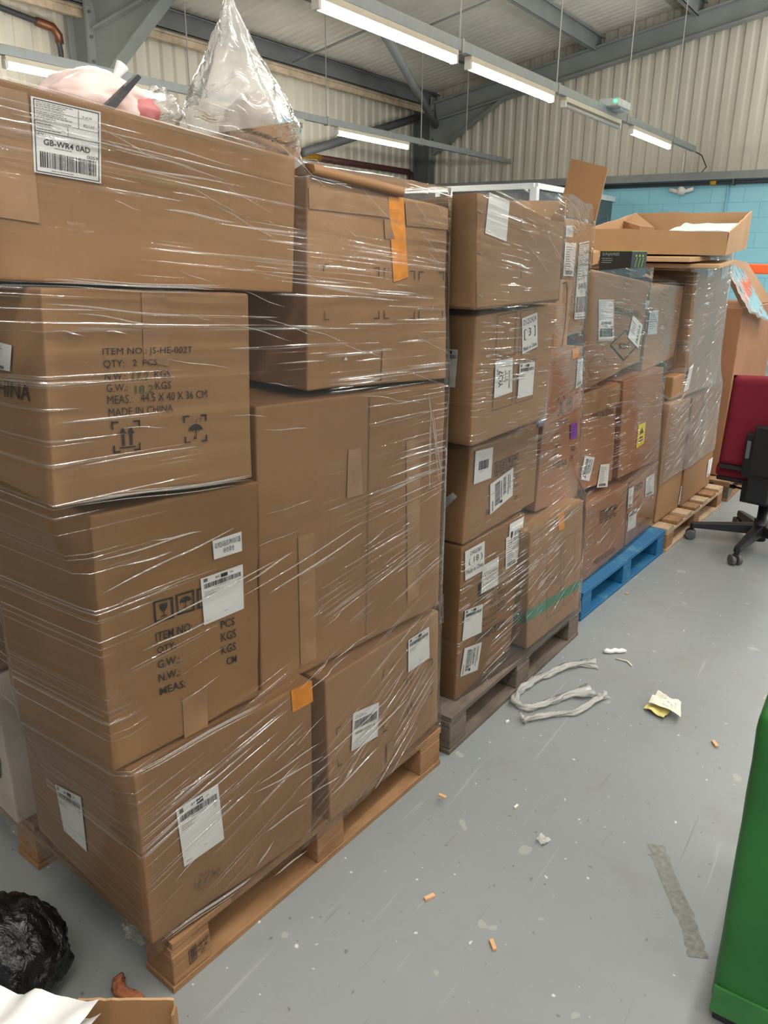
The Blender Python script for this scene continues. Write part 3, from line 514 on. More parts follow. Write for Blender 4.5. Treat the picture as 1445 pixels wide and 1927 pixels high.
def label_print(d, q, kind):    # 0 ink, 1 light ink
    if kind == 'postcode':
        d.frame(q, .012, .01, 0, .03, .02, .97, .98); d.text(q, 'GB-WR4 0AD', .15, .395, .83, .475, bold=True); d.text(q, '0059', .78, .315, .95, .36)
        d.text(q, '1550 1862 9579 758', .05, .515, .45, .54, 1); d.text(q, '1550', .05, .515, .17, .545); d.bars(q, .09, .09, .93, .30, 34, 0, seed=5)
        d.rect(q, .03, .56, .97, .568); d.rect(q, .03, .70, .97, .705); d.rect(q, .66, .70, .668, .95, 1); d.rect(q, .03, .85, .97, .854, 1); d.rect(q, .5, .56, .506, .70, 1)
        d.lines(q, .06, .86, .6, .96, 4, 1, 2); d.lines(q, .06, .71, .6, .84, 5, 1, 9); d.lines(q, .06, .58, .45, .69, 3, 1, 4); d.text(q, '9 of 15', .72, .86, .86, .89); d.text(q, 'R2.1.A2', .74, .74, .9, .78, 1); d.lines(q, .25, .045, .8, .07, 1, 1, 8); d.lines(q, .3, .36, .74, .385, 1, 1, 8)
    elif kind == 'courier':
        d.rect(q, .46, .88, .62, .96); d.text(q, 'BS', .34, .90, .43, .95); d.text(q, 'UK', .68, .91, .76, .95, 1); d.bars(q, .06, .76, .95, .86, 36, seed=11)
        d.lines(q, .3, .72, .75, .75, 1, 1, 5); d.lines(q, .06, .60, .45, .70, 3, 1, 6); d.lines(q, .84, .64, .95, .72, 3, 1, 6); d.lines(q, .06, .05, .25, .08, 1, 1, 7); d.lines(q, .5, .12, .65, .15, 1, 1, 7); d.rect(q, .06, .90, .15, .97, 1)
    elif kind == 'g1925': d.text(q, 'G1925-E632-PH10112B', .06, .55, .95, .82); d.text(q, '\u8c37\u4ed3\u82f1\u4ed3', .33, .2, .72, .48)
    elif kind == 'barcode': d.bars(q, .08, .55, .92, .78, 26, seed=4); d.lines(q, .08, .82, .6, .92, 2, 1, 4); d.text(q, '0008125521X', .12, .40, .85, .47); d.lines(q, .1, .05, .9, .07, 1, 1)
    elif kind == 'barcode_mid': d.bars(q, .22, .38, .78, .66, 14, seed=8); d.lines(q, .3, .3, .7, .36, 1, 1)
    elif kind == 'barcode_side':
        d.bars(q, .2, .15, .42, .9, 26, 0, True, 6); d.bars(q, .55, .3, .68, .9, 22, 0, True, 2); d.rect(q, .42, .1, .52, .2); d.rect(q, .46, .25, .5, .85, 1); d.rect(q, .76, .2, .79, .9, 1); d.rect(q, .84, .35, .87, .9, 1); d.rect(q, .08, .05, .12, .4, 1)
    elif kind == 'd123': d.text(q, 'D1232424', .08, .78, .92, .94); d.text(q, '[ 3 ]', .12, .36, .86, .66); d.text(q, 'Made in China', .06, .06, .94, .18)
    elif kind == 'd902': d.text(q, 'D902383', .25, .76, .82, .90); d.text(q, '( 18 )', .18, .42, .88, .68); d.text(q, 'Made in China', .05, .18, .95, .33)
    elif kind == 'yq7': d.text(q, 'YQ7', .2, .25, .48, .72, 0, True, 90); d.bars(q, .55, .35, .60, .7, 8, 1, True); d.text(q, '1/1', .62, .42, .70, .60, 0, False, 90); d.text(q, 'SMALL PARCEL', .76, .15, .84, .68, 0, True, 90); d.text(q, 'S/P', .08, .62, .18, .78, 1, False, 90)
    elif kind == 'caution':
        for k in range(7): d.rect(q, .08+k*.13, .68, .16+k*.13, .70); d.rect(q, .08+k*.13, .28, .16+k*.13, .30)
        for k in range(3): d.rect(q, .05, .36+k*.11, .07, .42+k*.11); d.rect(q, .93, .36+k*.11, .95, .42+k*.11)
        d.poly(q, [(.14, .565), (.24, .565), (.19, .64)]); d.text(q, 'CAUTION', .28, .56, .9, .65, 0, True); d.text(q, 'HEAVY PACKAGE', .14, .46, .86, .51); d.text(q, 'TEAM LIFT', .3, .38, .72, .43)
    elif kind == 'wine': d.glass(q, .08, .35, .3, .72); d.text(q, '\u6613\u788e\u54c1', .36, .52, .95, .70); d.text(q, 'FRAGILE', .36, .36, .95, .48); d.lines(q, .36, .16, .9, .32, 2, 0, 5); d.text(q, 'KEEP UP', .36, .08, .8, .16)
    elif kind == 'fragile': d.text(q, 'FRAGILE', .66, .12, .84, .88, 0, True, 90); d.lines(q, .12, .3, .5, .8, 5, 1, 2)
    elif kind == 'blank': d.lines(q, .05, .05, .25, .08, 1, 1, 2); d.lines(q, .5, .05, .65, .07, 1, 1, 2)
    elif kind == 'plain': d.lines(q, .1, .12, .85, .9, 11, 1, 12); d.bars(q, .12, .05, .8, .16, 18, 1, seed=3)
    elif kind == 'grey': d.lines(q, .12, .2, .85, .85, 7, 1, 13)
PART = dict(label='shipping_label', label_yellow='warning_label', label_purple='purple_label', tape='packing_tape', tape_orange='orange_tape', tape_green='green_tape')
HULL = {}
def carton_frame(key):
    b = BOX[key]; a = math.radians(b['a']); t = Vector((math.sin(a), math.cos(a), 0)); nn = Vector((t.y, -t.x, 0))
    return Vector((*b['o'], 0)), t, nn, b
def rounded_prism(mb, pos, r, seed, amp, sm):
    """pos(u,v,w) maps the unit cube to the carton; sizes sm; rounded edges and soft dents that only go inward"""
    ax = []
    for L in sm:
        k = max(3, int(L/.07)); a = [0, r/L*.35, r/L, 2*r/L]+[2*r/L+(1-4*r/L)*i/k for i in range(1, k)]+[1-2*r/L, 1-r/L, 1-r/L*.35, 1]; ax.append(a)
    def pt(u, v, w):
        q = [u*sm[0], v*sm[1], w*sm[2]]; c = [min(max(x, r), L-r) for x, L in zip(q, sm)]
        d = Vector([a-b for a, b in zip(q, c)])
        if d.length > 1e-9: d = d.normalized()*r
        q = Vector(c)+d
        o = pos(q[0]/sm[0], q[1]/sm[1], q[2]/sm[2]); ctr = pos(.5, .5, .5)
        edge = sum(1 for x, L in zip(q, sm) if x < .03 or x > L-.03)
        k = amp*(.5+.5*nz(o, 6, seed)) + (amp*1.6*max(0, nz(o, 18, seed+2)) if edge >= 2 else 0)
        return o+(ctr-o).normalized()*k
    U, V, W_ = ax
    mb.grid([[pt(u, v, 0) for u in U] for v in V]); mb.grid([[pt(u, v, 1) for u in U] for v in V])
    mb.grid([[pt(u, 0, w) for u in U] for w in W_]); mb.grid([[pt(u, 1, w) for u in U] for w in W_])
    mb.grid([[pt(0, v, w) for v in V] for w in W_]); mb.grid([[pt(1, v, w) for v in V] for w in W_])
def weld(o, d=.0006):
    bm = bmesh.new(); bm.from_mesh(o.data); bmesh.ops.remove_doubles(bm, verts=bm.verts, dist=d); bmesh.ops.recalc_face_normals(bm, faces=bm.faces); bm.to_mesh(o.data); bm.free()
    for p_ in o.data.polygons: p_.use_smooth = True
SEED = [0]
def carton(key, label, group, mat=None, top=True, pallet=None, name='cardboard_carton'):
    O, t, nn, b = carton_frame(key); TL, TR, BR, BL = b['c']; dep = b['d']; SEED[0] += 1; sd = SEED[0]
    base = O+t*(BR[0]/2)-nn*dep/2; base.z = min(BL[1], BR[1])
    root = thing(name, base, label, 'box', group)
    mat = mat or CARDS[sd % 3]
    def P(s, z, d): v = O+t*s-nn*d; v.z = z; return v
    def pos(u, v, w):      # u along, v depth, w up
        s = (BL[0]*(1-u)+BR[0]*u)*(1-w)+(TL[0]*(1-u)+TR[0]*u)*w
        z = (BL[1]*(1-u)+BR[1]*u)*(1-w)+(TL[1]*(1-u)+TR[1]*u)*w
        return P(s, z, dep*v)
    corners = [pos(u, v, w) for w in (0, 1) for u, v in ((0, 0), (1, 0), (1, 1), (0, 1))]
    if pallet: HULL.setdefault(pallet, []).append(corners)
    size = (max(BR[0]-BL[0], TR[0]-TL[0]), dep, TL[1]-BL[1])
    if top:
        mb = MB(); rounded_prism(mb, pos, .005, sd, .0035, size); bo = mb.build('carton_body', [mat], root, True, fixn=False); weld(bo)
    def fn(face, off):
        if face == 'F': return lambda a: O+t*a[0]+nn*off+Vector((0, 0, a[1]))
        def L(a):
            f = (a[1]-BL[1])/max(.01, TL[1]-BL[1]); s = BL[0]+(TL[0]-BL[0])*f
            v = O-nn*a[0]+t*(s-off); v.z = a[1]; return v
        return L
    inks = {}
    def ink(face, col, off=.0013):
        k = (face, col)
        if k not in inks: inks[k] = MB()
        d = Draw(inks[k], fn(face, off)); d.nrm = nn if face == 'F' else -t; return d
    lay = 0
    for kind, q, arg, face, col in DEC.get(key, []):
        if kind == 'text': ink(face, 'green_ink' if col == 'green_ink' else 'ink').text(q, arg, bold=(col == 'ink_bold'))
        elif kind == 'mark':
            d = ink(face, 'ink'); W = .13
            d.rect(q, 0, 1-W*.8 if arg[0] == 't' else 0, 1, 1 if arg[0] == 't' else W*.8); d.rect(q, 0 if arg[1] == 'l' else 1-W, 0, W if arg[1] == 'l' else 1, 1)
        elif kind == 'triangle': dd = MB(); Draw(dd, fn(face, .002)).poly(q, [(0, 0), (1, 0), (.5, 1)]); dd.build('paper_scrap', 'paper', root, fixn=False)
        elif kind == 'arrows_mark': d = ink(face, 'ink'); d.corners(q); d.arrows(q, .2, .12, .85, .8)
        elif kind == 'umbrella_mark':
            d = ink(face, 'ink'); d.corners(q); d.umbrella(q, .2, .12, .82, .72); rng = random.Random(4)
            for k in range(22): x, y = rng.uniform(.22, .8), rng.uniform(.72, .88); d.rect(q, x, y, x+.025, y+.02)
        elif kind == 'glass_box': d = ink(face, 'ink'); d.frame(q, .1, .09); d.glass(q, .24, .2, .76, .8)
        elif kind == 'umbrella_box': d = ink(face, 'ink'); d.frame(q, .09, .09); d.umbrella(q, .18, .2, .84, .85)
        elif kind == 'empty_box': d = ink(face, 'ink'); d.frame(q, .1, .09); d.arrows(q, .25, .2, .75, .8)
        elif kind == 'icon_row':
            d = ink(face, 'ink')
            for k in range(4):
                a = k/4+.012; z_ = (k+1)/4-.012; d.frame(q, .018, .07, 0, a, .22, z_, 1); d.rect(q, a+.04, .02, z_-.04, .12)
                if k == 0: d.arrows(q, a+.05, .32, z_-.05, .9)
                elif k == 1:
                    for i in range(3): d.rect(q, a+.06, .36+i*.18, z_-.06, .46+i*.18)
                elif k == 2: d.glass(q, a+.06, .32, z_-.06, .9)
                else: d.umbrella(q, a+.04, .32, z_-.04, .92)
        elif kind == 'outline': ink(face, 'ink').frame(q, .022, .013)
        elif kind == 'seam': ink(face, 'stain').rect(q, 0, 0, 1, 1)
        elif kind == 'stain':
            d = ink(face, 'stain'); rng = random.Random(2)
            for k in range(40): x, y = rng.uniform(0, .95), rng.gauss(.5, .22); w = rng.uniform(.02, .08); d.rect(q, x, y, x+w, y+rng.uniform(.05, .2))
        elif kind == 'pill': d = ink(face, 'ink'); d.frame(q, .12, .2); d.rect(q, .0, .0, .5, 1)
        elif kind == 'arc': d = ink(face, 'ink'); d.path(q, [(.25, .97), (.6, .995), (.72, .9)]+[(.72+.1*math.sin(i/12*3.14), .9-.84*i/12) for i in range(13)]+[(.45, .02)], .004)
        elif kind == 'diamond':
            d = ink(face, 'ink'); c = [(.545, 1), (1, .5), (.47, 0), (0, .53), (.545, 1)]
            for a, z_ in zip(c[:-1], c[1:]): d.path(q, [a, z_], .0065)
        elif kind == 'scribble':
            d = ink(face, 'ink_light'); d.path(q, [(.5+.4*math.cos(i/14*6.4)*(1+.06*math.sin(3*i)), .55+.42*math.sin(i/14*6.4)) for i in range(15)], .0022); d.path(q, [(.3, .5), (.45, .42), (.6, .5), (.7, .4), (.8, .52)], .0022); d.path(q, [(.15, .2), (.1, -.05), (.2, -.15), (.3, .1)], .0022)
        elif kind == 'staple': sm = MB(); d = Draw(sm, fn(face, .003)); d.rect(q, 0, .3, 1, .6); sm.build('staple', 'wire', root, fixn=False)
        else:       # tape and labels: thin pieces lying on the carton, with print of their own
            lay += 1; off = (.0009 if kind.startswith('tape') else .0022)+lay*.00018
            mb = MB(); d = Draw(mb, fn(face, off))
            nu, nv = 4, 4
            mb.grid([[d.at(q, i/nu, j/nv) for i in range(nu+1)] for j in range(nv+1)])
            mname = kind if kind in MATS else 'paper'
            if arg == 'grey': mname = 'paper_grey'
            lab = mb.build(PART[kind], mname, root, fixn=False)
            if kind == 'tape_orange': lab['label'] = 'orange tape'
            if kind == 'tape_green': lab['label'] = 'green tape'
            if kind in ('label', 'label_yellow', 'label_purple'):
                pm = MB(); d = Draw(pm, fn(face, off+.0008)); d.nrm = nn if face == 'F' else -t
                if kind == 'label': label_print(d, q, arg)
                elif kind == 'label_yellow': d.poly(q, [(.2, .55), (.8, .55), (.5, .85)], 0); d.rect(q, .2, .2, .8, .28); d.rect(q, .3, .34, .7, .42)
                else: d.lines(q, .2, .2, .8, .8, 4, 0)
                if pm.v: pm.build('label_print', ['ink', 'ink_light'], lab, fixn=False)
    for (face, col), mb in inks.items(): mb.build('printed_marking', [col], root, fixn=False)
    return root, pos, P
# ---------------------------------------------------------------- the setting
XW, YG, ROOF0 = -7.9, 12.6, 4.519
def roof_z(x): return ROOF0+.181*(x+4.685) if x < 2 else ROOF0+.181*(2+4.685)-.181*(x-2)
mb = MB(); mb.box((0, 2.3, -.05), (8.2, 10.6, .05)); struct(mb.build('floor', 'painted_floor'))
def profile(L, pitch, depth):      # trapezoidal sheet profile along a length
    pts = [(0, 0)]; x = 0
    while x < L:
        for dx, h in ((.02, 0), (.045, depth), (.105, depth), (.13, 0), (pitch, 0)): pts.append((x+dx, h))
        x += pitch
    return pts
mb = MB(); pr = profile(20, .195, .03)
mb.grid([[(XW-h+.03, -7.4+s, z) for s, h in pr] for z in (0, 4.05)])
struct(mb.build('wall_left', 'sheet_cream', fixn=False))
mb = MB(); pr = profile(15.8, .195, .03)
mb.grid([[(XW+s, YG+h-.03, z if z < 3 else roof_z(XW+s)+.10) for s, h in pr] for z in (2.5, 5)])
struct(mb.build('wall_far_sheeting', 'sheet_cream', fixn=False))
mb = MB(); vb = [(XW, YG-.14, 0), (8, YG-.14, 0), (8, YG-.14, 2.5), (XW, YG-.14, 2.5)]
mb.poly(vb); mb.poly([(XW, YG-.14, 2.5), (8, YG-.14, 2.5), (8, YG, 2.5), (XW, YG, 2.5)])
uv = [(p[0]+20, p[2]+.03) for p in mb.v]
struct(mb.build('wall_far', 'blue_block', uvs=uv, fixn=False))
mb = MB(); ny = int(20/.0365); rows = []
for x in (-7.9, -4, 2, 8):
    rows.append([(x, -7.4+20*j/ny, roof_z(x)+.045+.024*math.cos(2*math.pi*(20*j/ny)/.146)) for j in range(ny+1)])
mb.grid(rows); struct(mb.build('ceiling', 'sheet_roof', smooth=True, fixn=False))
# grey ledge rail and black pipe on the far wall, joint in the blockwork
mb = MB(); mb.box((0, YG-.19, 2.545), (7.9, .05, .052)); struct(mb.build('trim_1', 'steel'))
mb = MB(); mb.tube([(-6, YG-.2, 2.452), (7.9, YG-.2, 2.452)], .026, 10)
bp = mb.build('black_pipe', 'pipe_dark', smooth=True); tag(bp, 'black pipe running along the top of the blue block wall', 'pipe')
mb = MB(); mb.tube([(-2.86, YG-.2, 2.452), (-2.78, YG-.2, 2.452)], .033, 10); mb.build('pipe_band', 'pipe_yellow', bp, True)['label'] = 'yellow band'
mb = MB(); mb.box((-2.55, YG-.2, 2.452), (.012, .035, .04)); mb.build('pipe_clip', 'pipe_dark', bp)
mb = MB(); mb.tube([(-2.62, YG-.165, 0), (-2.62, YG-.165, 2.42)], .014, 8)
tag(mb.build('blue_conduit', 'blue_block', smooth=True, uvs=[(0.2, 0.1)]*len(mb.v)), 'thin blue painted conduit running down the blue block wall', 'pipe')
# portal frames, purlins, braces
def ibeam(mb, a, b, w, d, up_=Vector((0, 0, 1)), tw=.012):
    a, b = Vector(a), Vector(b); ax = (b-a).normalized(); side = ax.cross(up_).normalized(); u = side.cross(ax)
    for off, hw, hd in ((d/2, w/2, tw), (-d/2, w/2, tw), (0, tw/2, d/2)):
        c = [a+u*off, b+u*off]
        pts = [c[0]-side*hw-u*hd, c[0]+side*hw-u*hd, c[1]+side*hw-u*hd, c[1]-side*hw-u*hd]
        mb.hexa(pts+[p+u*2*hd for p in pts])
for fy, nm_ in ((5.72, 'steel frame nearer the camera with a bolted haunch plate'), (12.38, 'steel frame along the corrugated far wall')):
    r = thing('steel_frame', (-7.55, fy, 0), nm_, 'frame')
    mb = MB(); ibeam(mb, (-7.62, fy, 0), (-7.62, fy, 3.84), .16, .30, Vector((1, 0, 0))); mb.build('column', 'steel_dark' if fy > 8 else 'steel', r)
    mb = MB(); ibeam(mb, (-7.4, fy, roof_z(-7.4)-.32), (2, fy, roof_z(2)-.32), .15, .27); mb.build('rafter', 'steel', r)
    zt = roof_z(-7.4)-.46
    mb = MB(); A_, B_, C_ = Vector((-7.46, fy, zt+.02)), Vector((-7.46, fy, zt-.52)), Vector((-6.2, fy, roof_z(-6.2)-.46))
    for dy, hw in ((0, .008),):
        mb.hexa([A_+Vector((0, -hw, 0)), B_+Vector((0, -hw, 0)), C_+Vector((0, -hw, 0)), C_+Vector((0, -hw, .02)), A_+Vector((0, hw, 0)), B_+Vector((0, hw, 0)), C_+Vector((0, hw, 0)), C_+Vector((0, hw, .02))])
    ax = (C_-B_).normalized(); s_ = Vector((0, .075, 0)); k_ = Vector((0, 0, -.016))
    mb.hexa([B_-s_, B_+s_, C_+s_, C_-s_, B_-s_+k_, B_+s_+k_, C_+s_+k_, C_-s_+k_]); mb.build('haunch', 'steel', r)
    mb = MB(); mb.box((-7.45, fy, zt-.12), (.014, .085, .48))
    mb.build('end_plate', 'steel', r)
    for k in range(4):
        for sy in (-.055,):
            m2 = MB(); m2.tube([(-7.44, fy+sy, zt-.5+k*.22), (-7.41, fy+sy, zt-.5+k*.22)], .016, 6); m2.build('bolt', 'steel_dark', r)
for k, px_ in enumerate((-7.5, -6.1, -4.7, -3.3, -1.9)):
    mb = MB(); zt = roof_z(px_)-.012
    y0, y1 = -7, 12.56
    for (x0, x1, z0, z1) in ((px_-.004, px_+.004, zt-.2, zt), (px_-.004, px_+.06, zt-.008, zt), (px_-.06, px_+.004, zt-.2, zt-.192), (px_+.054, px_+.06, zt-.025, zt)):
        mb.box(((x0+x1)/2, (y0+y1)/2, (z0+z1)/2), ((x1-x0)/2, (y1-y0)/2, (z1-z0)/2))
    struct(mb.build('trim_%d' % (k+2), 'steel_dark' if k in (0, 1) else 'steel'))
mb = MB(); mb.box((-7.68, 2.5, 3.80), (.10, 9.9, .022)); mb.box((-7.62, 2.5, 3.74), (.025, 9.9, .035)); struct(mb.build('trim_8', 'timber'))
def rod(name, pts, r, mat, label, cat, n=10, group=None):
    mb = MB(); mb.tube(pts, r, n); return tag(mb.build(name, mat, smooth=True), label, cat, group)
rod('wind_brace', [(-7.35, 12.3, 3.50), (-5.9, 8.6, 3.96)], .055, 'steel', 'thick round steel brace running up under the roof from the far corner', 'brace', 12)
rod('tie_rod', [(-7.4, 8.72, 3.80), (-6.1, 8.72, 4.05)], .014, 'steel', 'thin steel rod tying the eaves beam to the next roof beam', 'rod')
rod('tie_rod', [(-6.05, 9.3, 4.06), (-4.72, 9.3, 4.30)], .012, 'steel', 'thin steel rod between the two roof beams above the middle light run', 'rod')
rod('wall_brace', [(-7.66, 9.2, 2.80), (-7.66, 12.2, 3.62)], .06, 'steel_dark', 'dark diagonal brace on the left wall below the roof corner', 'brace', 12)
gp = rod('gas_pipe', [(-7.8, 8.6, 2.79), (-7.8, 12.2, 2.79), (-7.8, 12.25, 2.77), (-7.8, 12.27, 2.72), (-7.8, 12.27, 1.2)], .045, 'pipe_red', 'dark red pipe with a yellow length along the left wall', 'pipe')
mb = MB(); mb.tube([(-7.8, 8.61, 2.79), (-7.8, 9.75, 2.79)], .047, 10); mb.build('yellow_length', 'pipe_yellow', gp, True)
cp = rod('copper_pipe', [(-7.75, 4.35, 3.9), (-7.75, 4.75, 3.66), (-7.75, 5.35, 3.60), (-7.75, 5.5, 3.56), (-7.75, 5.52, 3.4), (-7.75, 5.52, 2.2)], .028, 'pipe_dark', 'dark pipe with a copper elbow high on the left wall', 'pipe')
mb = MB(); mb.tube([(-7.75, 5.28, 3.605), (-7.75, 5.46, 3.59), (-7.75, 5.52, 3.53), (-7.75, 5.52, 3.46)], .042, 10); mb.build('pipe_elbow', 'copper', cp, True)
# office partition in the far corner
r = thing('office_partition', (-5.5, 9.55, 0), 'white framed office partition with dark panes in front of the far wall', 'partition')
px1, py1 = -4.24, 9.5
for nm_, c_, h_ in (('top_rail', (-5.9, py1, 2.27), (1.66, .04, .035)), ('mid_rail', (-5.9, py1, 1.35), (1.66, .03, .03)), ('corner_post', (px1, py1, 1.13), (.045, .045, 1.13)), ('top_rail', (px1, 10.95, 2.27), (.04, 1.45, .035)), ('post', (-5.6, py1, 1.13), (.035, .035, 1.13)), ('post', (px1, 11.3, 1.13), (.035, .035, 1.13))):
    mb = MB(); mb.box(c_, h_); mb.build(nm_, 'upvc', r, bevel=.006)
for c_, h_ in (((-4.92, py1, 1.8), (.64, .01, .44)), ((-6.6, py1, 1.8), (.95, .01, .44)), ((px1, 10.4, 1.8), (.01, .85, .44)), ((px1, 11.85, 1.8), (.01, .5, .44))):
    mb = MB(); mb.box(c_, h_); mb.build('pane', 'pane', r)
for c_, h_ in (((-5.9, py1, .68), (1.62, .012, .65)), ((px1, 10.95, .68), (.012, 1.4, .65))):
    mb = MB(); mb.box(c_, h_); mb.build('lower_panel', 'upvc', r)
# ---------------------------------------------------------------- fluorescent runs
def light_run(x, z, y0, y1, wires, fixtures, lab):
    r = thing('lighting_trunking', (x, (y0+y1)/2, z), 'grey metal lighting trunking '+lab, 'trunking')
    mb = MB(); mb.box((x, (y0+y1)/2, z+.105), (.026, (y1-y0)/2, .036)); mb.build('channel', 'trunking', r, bevel=.004)
    for wy in wires:
        mb = MB(); mb.tube([(x, wy, z+.13), (x, wy, roof_z(x)-.05)], .006, 6); mb.box((x, wy, z+.105), (.032, .014, .045)); mb.build('hanger_wire', 'wire', r)
    for (a, lit, lab2) in fixtures:
        f = thing('strip_light', (x, a+.75, z), lab2, 'light', 'fluorescent strip lights on '+('the left run' if x < -5 else 'the middle run'))
        mb = MB(); mb.box((x, a+.75, z+.048), (.03, .77, .020)); mb.build('batten', 'batten', f, bevel=.004)
        for e in (a-.012, a+1.512):
            mb = MB(); mb.box((x, e, z+.012), (.026, .014, .030)); mb.build('lamp_holder', 'holder', f, bevel=.003)
        mb = MB(); mb.tube([(x, a, z), (x, a+1.5, z)], .019, 12); mb.build('tube', 'tube_lit' if lit else 'tube_off', f, True)
light_run(-6.05, 2.79, -2.0, 12.5, (.6, 5.65, 7.7, 9.75, 11.0), [(1.9, True, 'lit strip light on the left run, out past the left edge'), (3.83, True, 'lit strip light on the left run behind the pink bag'), (5.75, False, 'unlit strip light on the left run behind the tall clear bag'), (7.9, True, 'lit strip light on the left run, farthest from the camera')], 'hung on wires near the left wall')
light_run(-3.05, 2.76, -1.0, 12.05, (1.0, 5.4, 7.15, 9.05, 10.9), [(1.9, True, 'lit strip light on the middle run, nearest and mostly out of frame'), (3.82, True, 'large lit strip light at the top of the picture'), (5.55, True, 'lit strip light beside the hanging wire, second along the middle run'), (7.35, False, 'unlit strip light with white holders on the middle run'), (9.3, True, 'small lit strip light at the far end of the middle run')], 'along the middle of the hall')
r = thing('emergency_light', (-3.05, 8.55, 2.92), 'small box light with a green lamp on top of the middle trunking', 'light')
mb = MB(); mb.box((-3.0, 8.55, 2.925), (.10, .19, .035)); mb.build('housing', 'diffuser_box', r, bevel=.008)
mb = MB(); mb.box((-2.985, 8.62, 2.885), (.06, .12, .012)); mb.build('diffuser', 'blue_white', r, bevel=.006)
mb = MB(); mb.box((-2.93, 8.352, 2.93), (.012, .006, .008)); mb.build('indicator_lamp', 'led_green', r)
rod('wall_conduit', [(-3.28, YG-.16, 2.86), (-3.28, YG-.16, 2.5)], .016, 'upvc', 'short white conduit on the far wall below the end of the trunking', 'pipe', 8)
rod('hanging_cable', [(-3.03, 12.06, 2.83), (-2.98, 12.2, 2.80), (-2.93, 12.35, 2.66), (-3.02, 12.42, 2.58), (-2.9, 12.43, 2.56)], .008, 'pipe_dark', 'thin black cable drooping from the end of the trunking', 'cable', 6)
r = thing('wall_bracket', (-3.25, 12.42, 2.3), 'small white bracket fixed on the blue wall under the black pipe', 'bracket')
mb = MB(); mb.tube([(-3.25, 12.46, 2.36), (-3.25, 12.38, 2.36)], .06, 12); mb.build('boss', 'holder', r, True)
mb = MB(); mb.tube([(-3.42, 12.41, 2.385), (-3.33, 12.41, 2.36), (-3.25, 12.41, 2.35), (-3.17, 12.41, 2.36), (-3.08, 12.41, 2.385)], .028, 8); mb.build('arm', 'holder', r, True)
# ---------------------------------------------------------------- pallets
def pallet(org, ang, L, dep, mats, label, mark=False, slats=False):
    O = Vector((*org, 0)); a = math.radians(ang); t = Vector((math.sin(a), math.cos(a), 0)); nn = Vector((t.y, -t.x, 0)); R = Matrix((t, -nn, Vector((0, 0, 1)))).transposed()
    r = thing('wooden_pallet', O+t*L/2-nn*dep/2, label, 'pallet', None)
    def bx(name, s0, s1, d0, d1, z0, z1, mat, bev=.002):
        g = .0012
        mb = MB(); c = O+t*(s0+s1)/2-nn*(d0+d1)/2+Vector((0, 0, (z0+z1)/2)); mb.box(c, ((s1-s0)/2, (d1-d0)/2, (z1-z0)/2-g*.2), 0, R)
        return mb.build(name, mat, r, bevel=bev)
    blk = []
    for i, d0 in enumerate((0, dep/2-.05, dep-.1)):
        bx('bottom_board', 0, L, d0, d0+.1, .0, .017, mats[0])
        for s0 in (0.004, L/2-.05, L-.104): blk.append(bx('block', s0, s0+.1, d0+.002, d0+.098, .017, .094, mats[1], .004))
        if slats: bx('stringer_board', 0, L, d0+.004, d0+.1, .094, .112, mats[0])
        else: bx('stringer_board', (0.004, L/2-.05, L-.104)[i], (0.104, L/2+.05, L-.004)[i], .004, dep, .094, .112, mats[1])
    nb = 7; w = .1
    for k in range(nb):
        if slats: s0 = (L-w)*k/(nb-1); bx('deck_board', s0, s0+w, 0.004, dep, .112, .130, mats[k % 2])
        else: d0 = (dep-w)*k/(nb-1); bx('deck_board', .008, L, d0+.002, d0+w, .112, .130, mats[k % 2])
    if mark:
        pm = MB(); d = Draw(pm, lambda q: O+t*q[0]+nn*(-.0005)+Vector((0, 0, q[1])))
        d.nrm = nn; q = [(.045, .082), (.098, .088), (.098, .048), (.045, .042)]
        d.frame(q, .03, .04, 0, 0, 0, .4, 1); d.bars(q, .08, .1, .34, .9, 7, 0, True); d.text(q, 'GB-4 03', .46, .62, 1, .9); d.text(q, 'HT-40', .46, .3, .95, .55); d.text(q, 'KD', .6, .0, .8, .25); pm.build('burnt_stamp', 'ink', r, fixn=False)
    return r
A1, A2, A3, A4 = (-1.047, .770), (-.976, 1.82), (-.975, 2.952), (-.899, 3.99)
pallet(A1, 4.0, 1.0, 1.2, ('wood_orange', 'wood_orange'), 'orange-brown wooden pallet under the nearest wrapped stack', True)
pallet(A2, 2.15, 1.01, 1.2, ('wood_grey', 'wood_grey'), 'weathered grey wooden pallet under the second wrapped stack')
pallet(A3, 3.7, 1.03, 1.2, ('paint_blue_wood', 'paint_blue_wood'), 'blue painted wooden pallet under the third wrapped stack')
pallet(A4, 3.7, 1.02, 1.2, ('wood_new', 'wood_orange'), 'pale wooden pallet with open slats under the fourth wrapped stack', slats=True)
pallet((-.82, 5.12), 2.0, .9, 1.2, ('wood_orange', 'wood_grey'), 'farthest wooden pallet, under the big brown box behind the red chair', slats=True)
# ---------------------------------------------------------------- cartons
G1, G2, G3, G4 = 'cartons on the nearest pallet', 'cartons on the second pallet', 'cartons on the blue pallet', 'cartons on the fourth pallet'
c0, c1, c2, cr = CARDS
carton('low_left', 'bottom left carton of the nearest stack, white courier label on its front', G1, c0, pallet='P1')
carton('low_right', 'bottom right carton of the nearest stack with corner marks and two white labels', G1, c1, pallet='P1')
carton('tall_mark', 'carton with blank ITEM NO and PCS KGS CM print and wine glass symbol', G1, c2, pallet='P1')
carton('side_lying', 'large unprinted carton with a centre seam above the two lowest cartons', G1, c0, pallet='P1')
carton('item_text', 'carton printed ITEM NO JS-HE-002T with green handwritten weights', G1, c1, pallet='P1')
_, posm, Pm = carton('corner_marks', 'carton with black corner marks and a long strip of orange tape', G1, c1, pallet='P1')
carton('postcode', 'wide carton topmost on the nearest stack, label reading GB-WR4 0AD', G1, c2, pallet='P1')
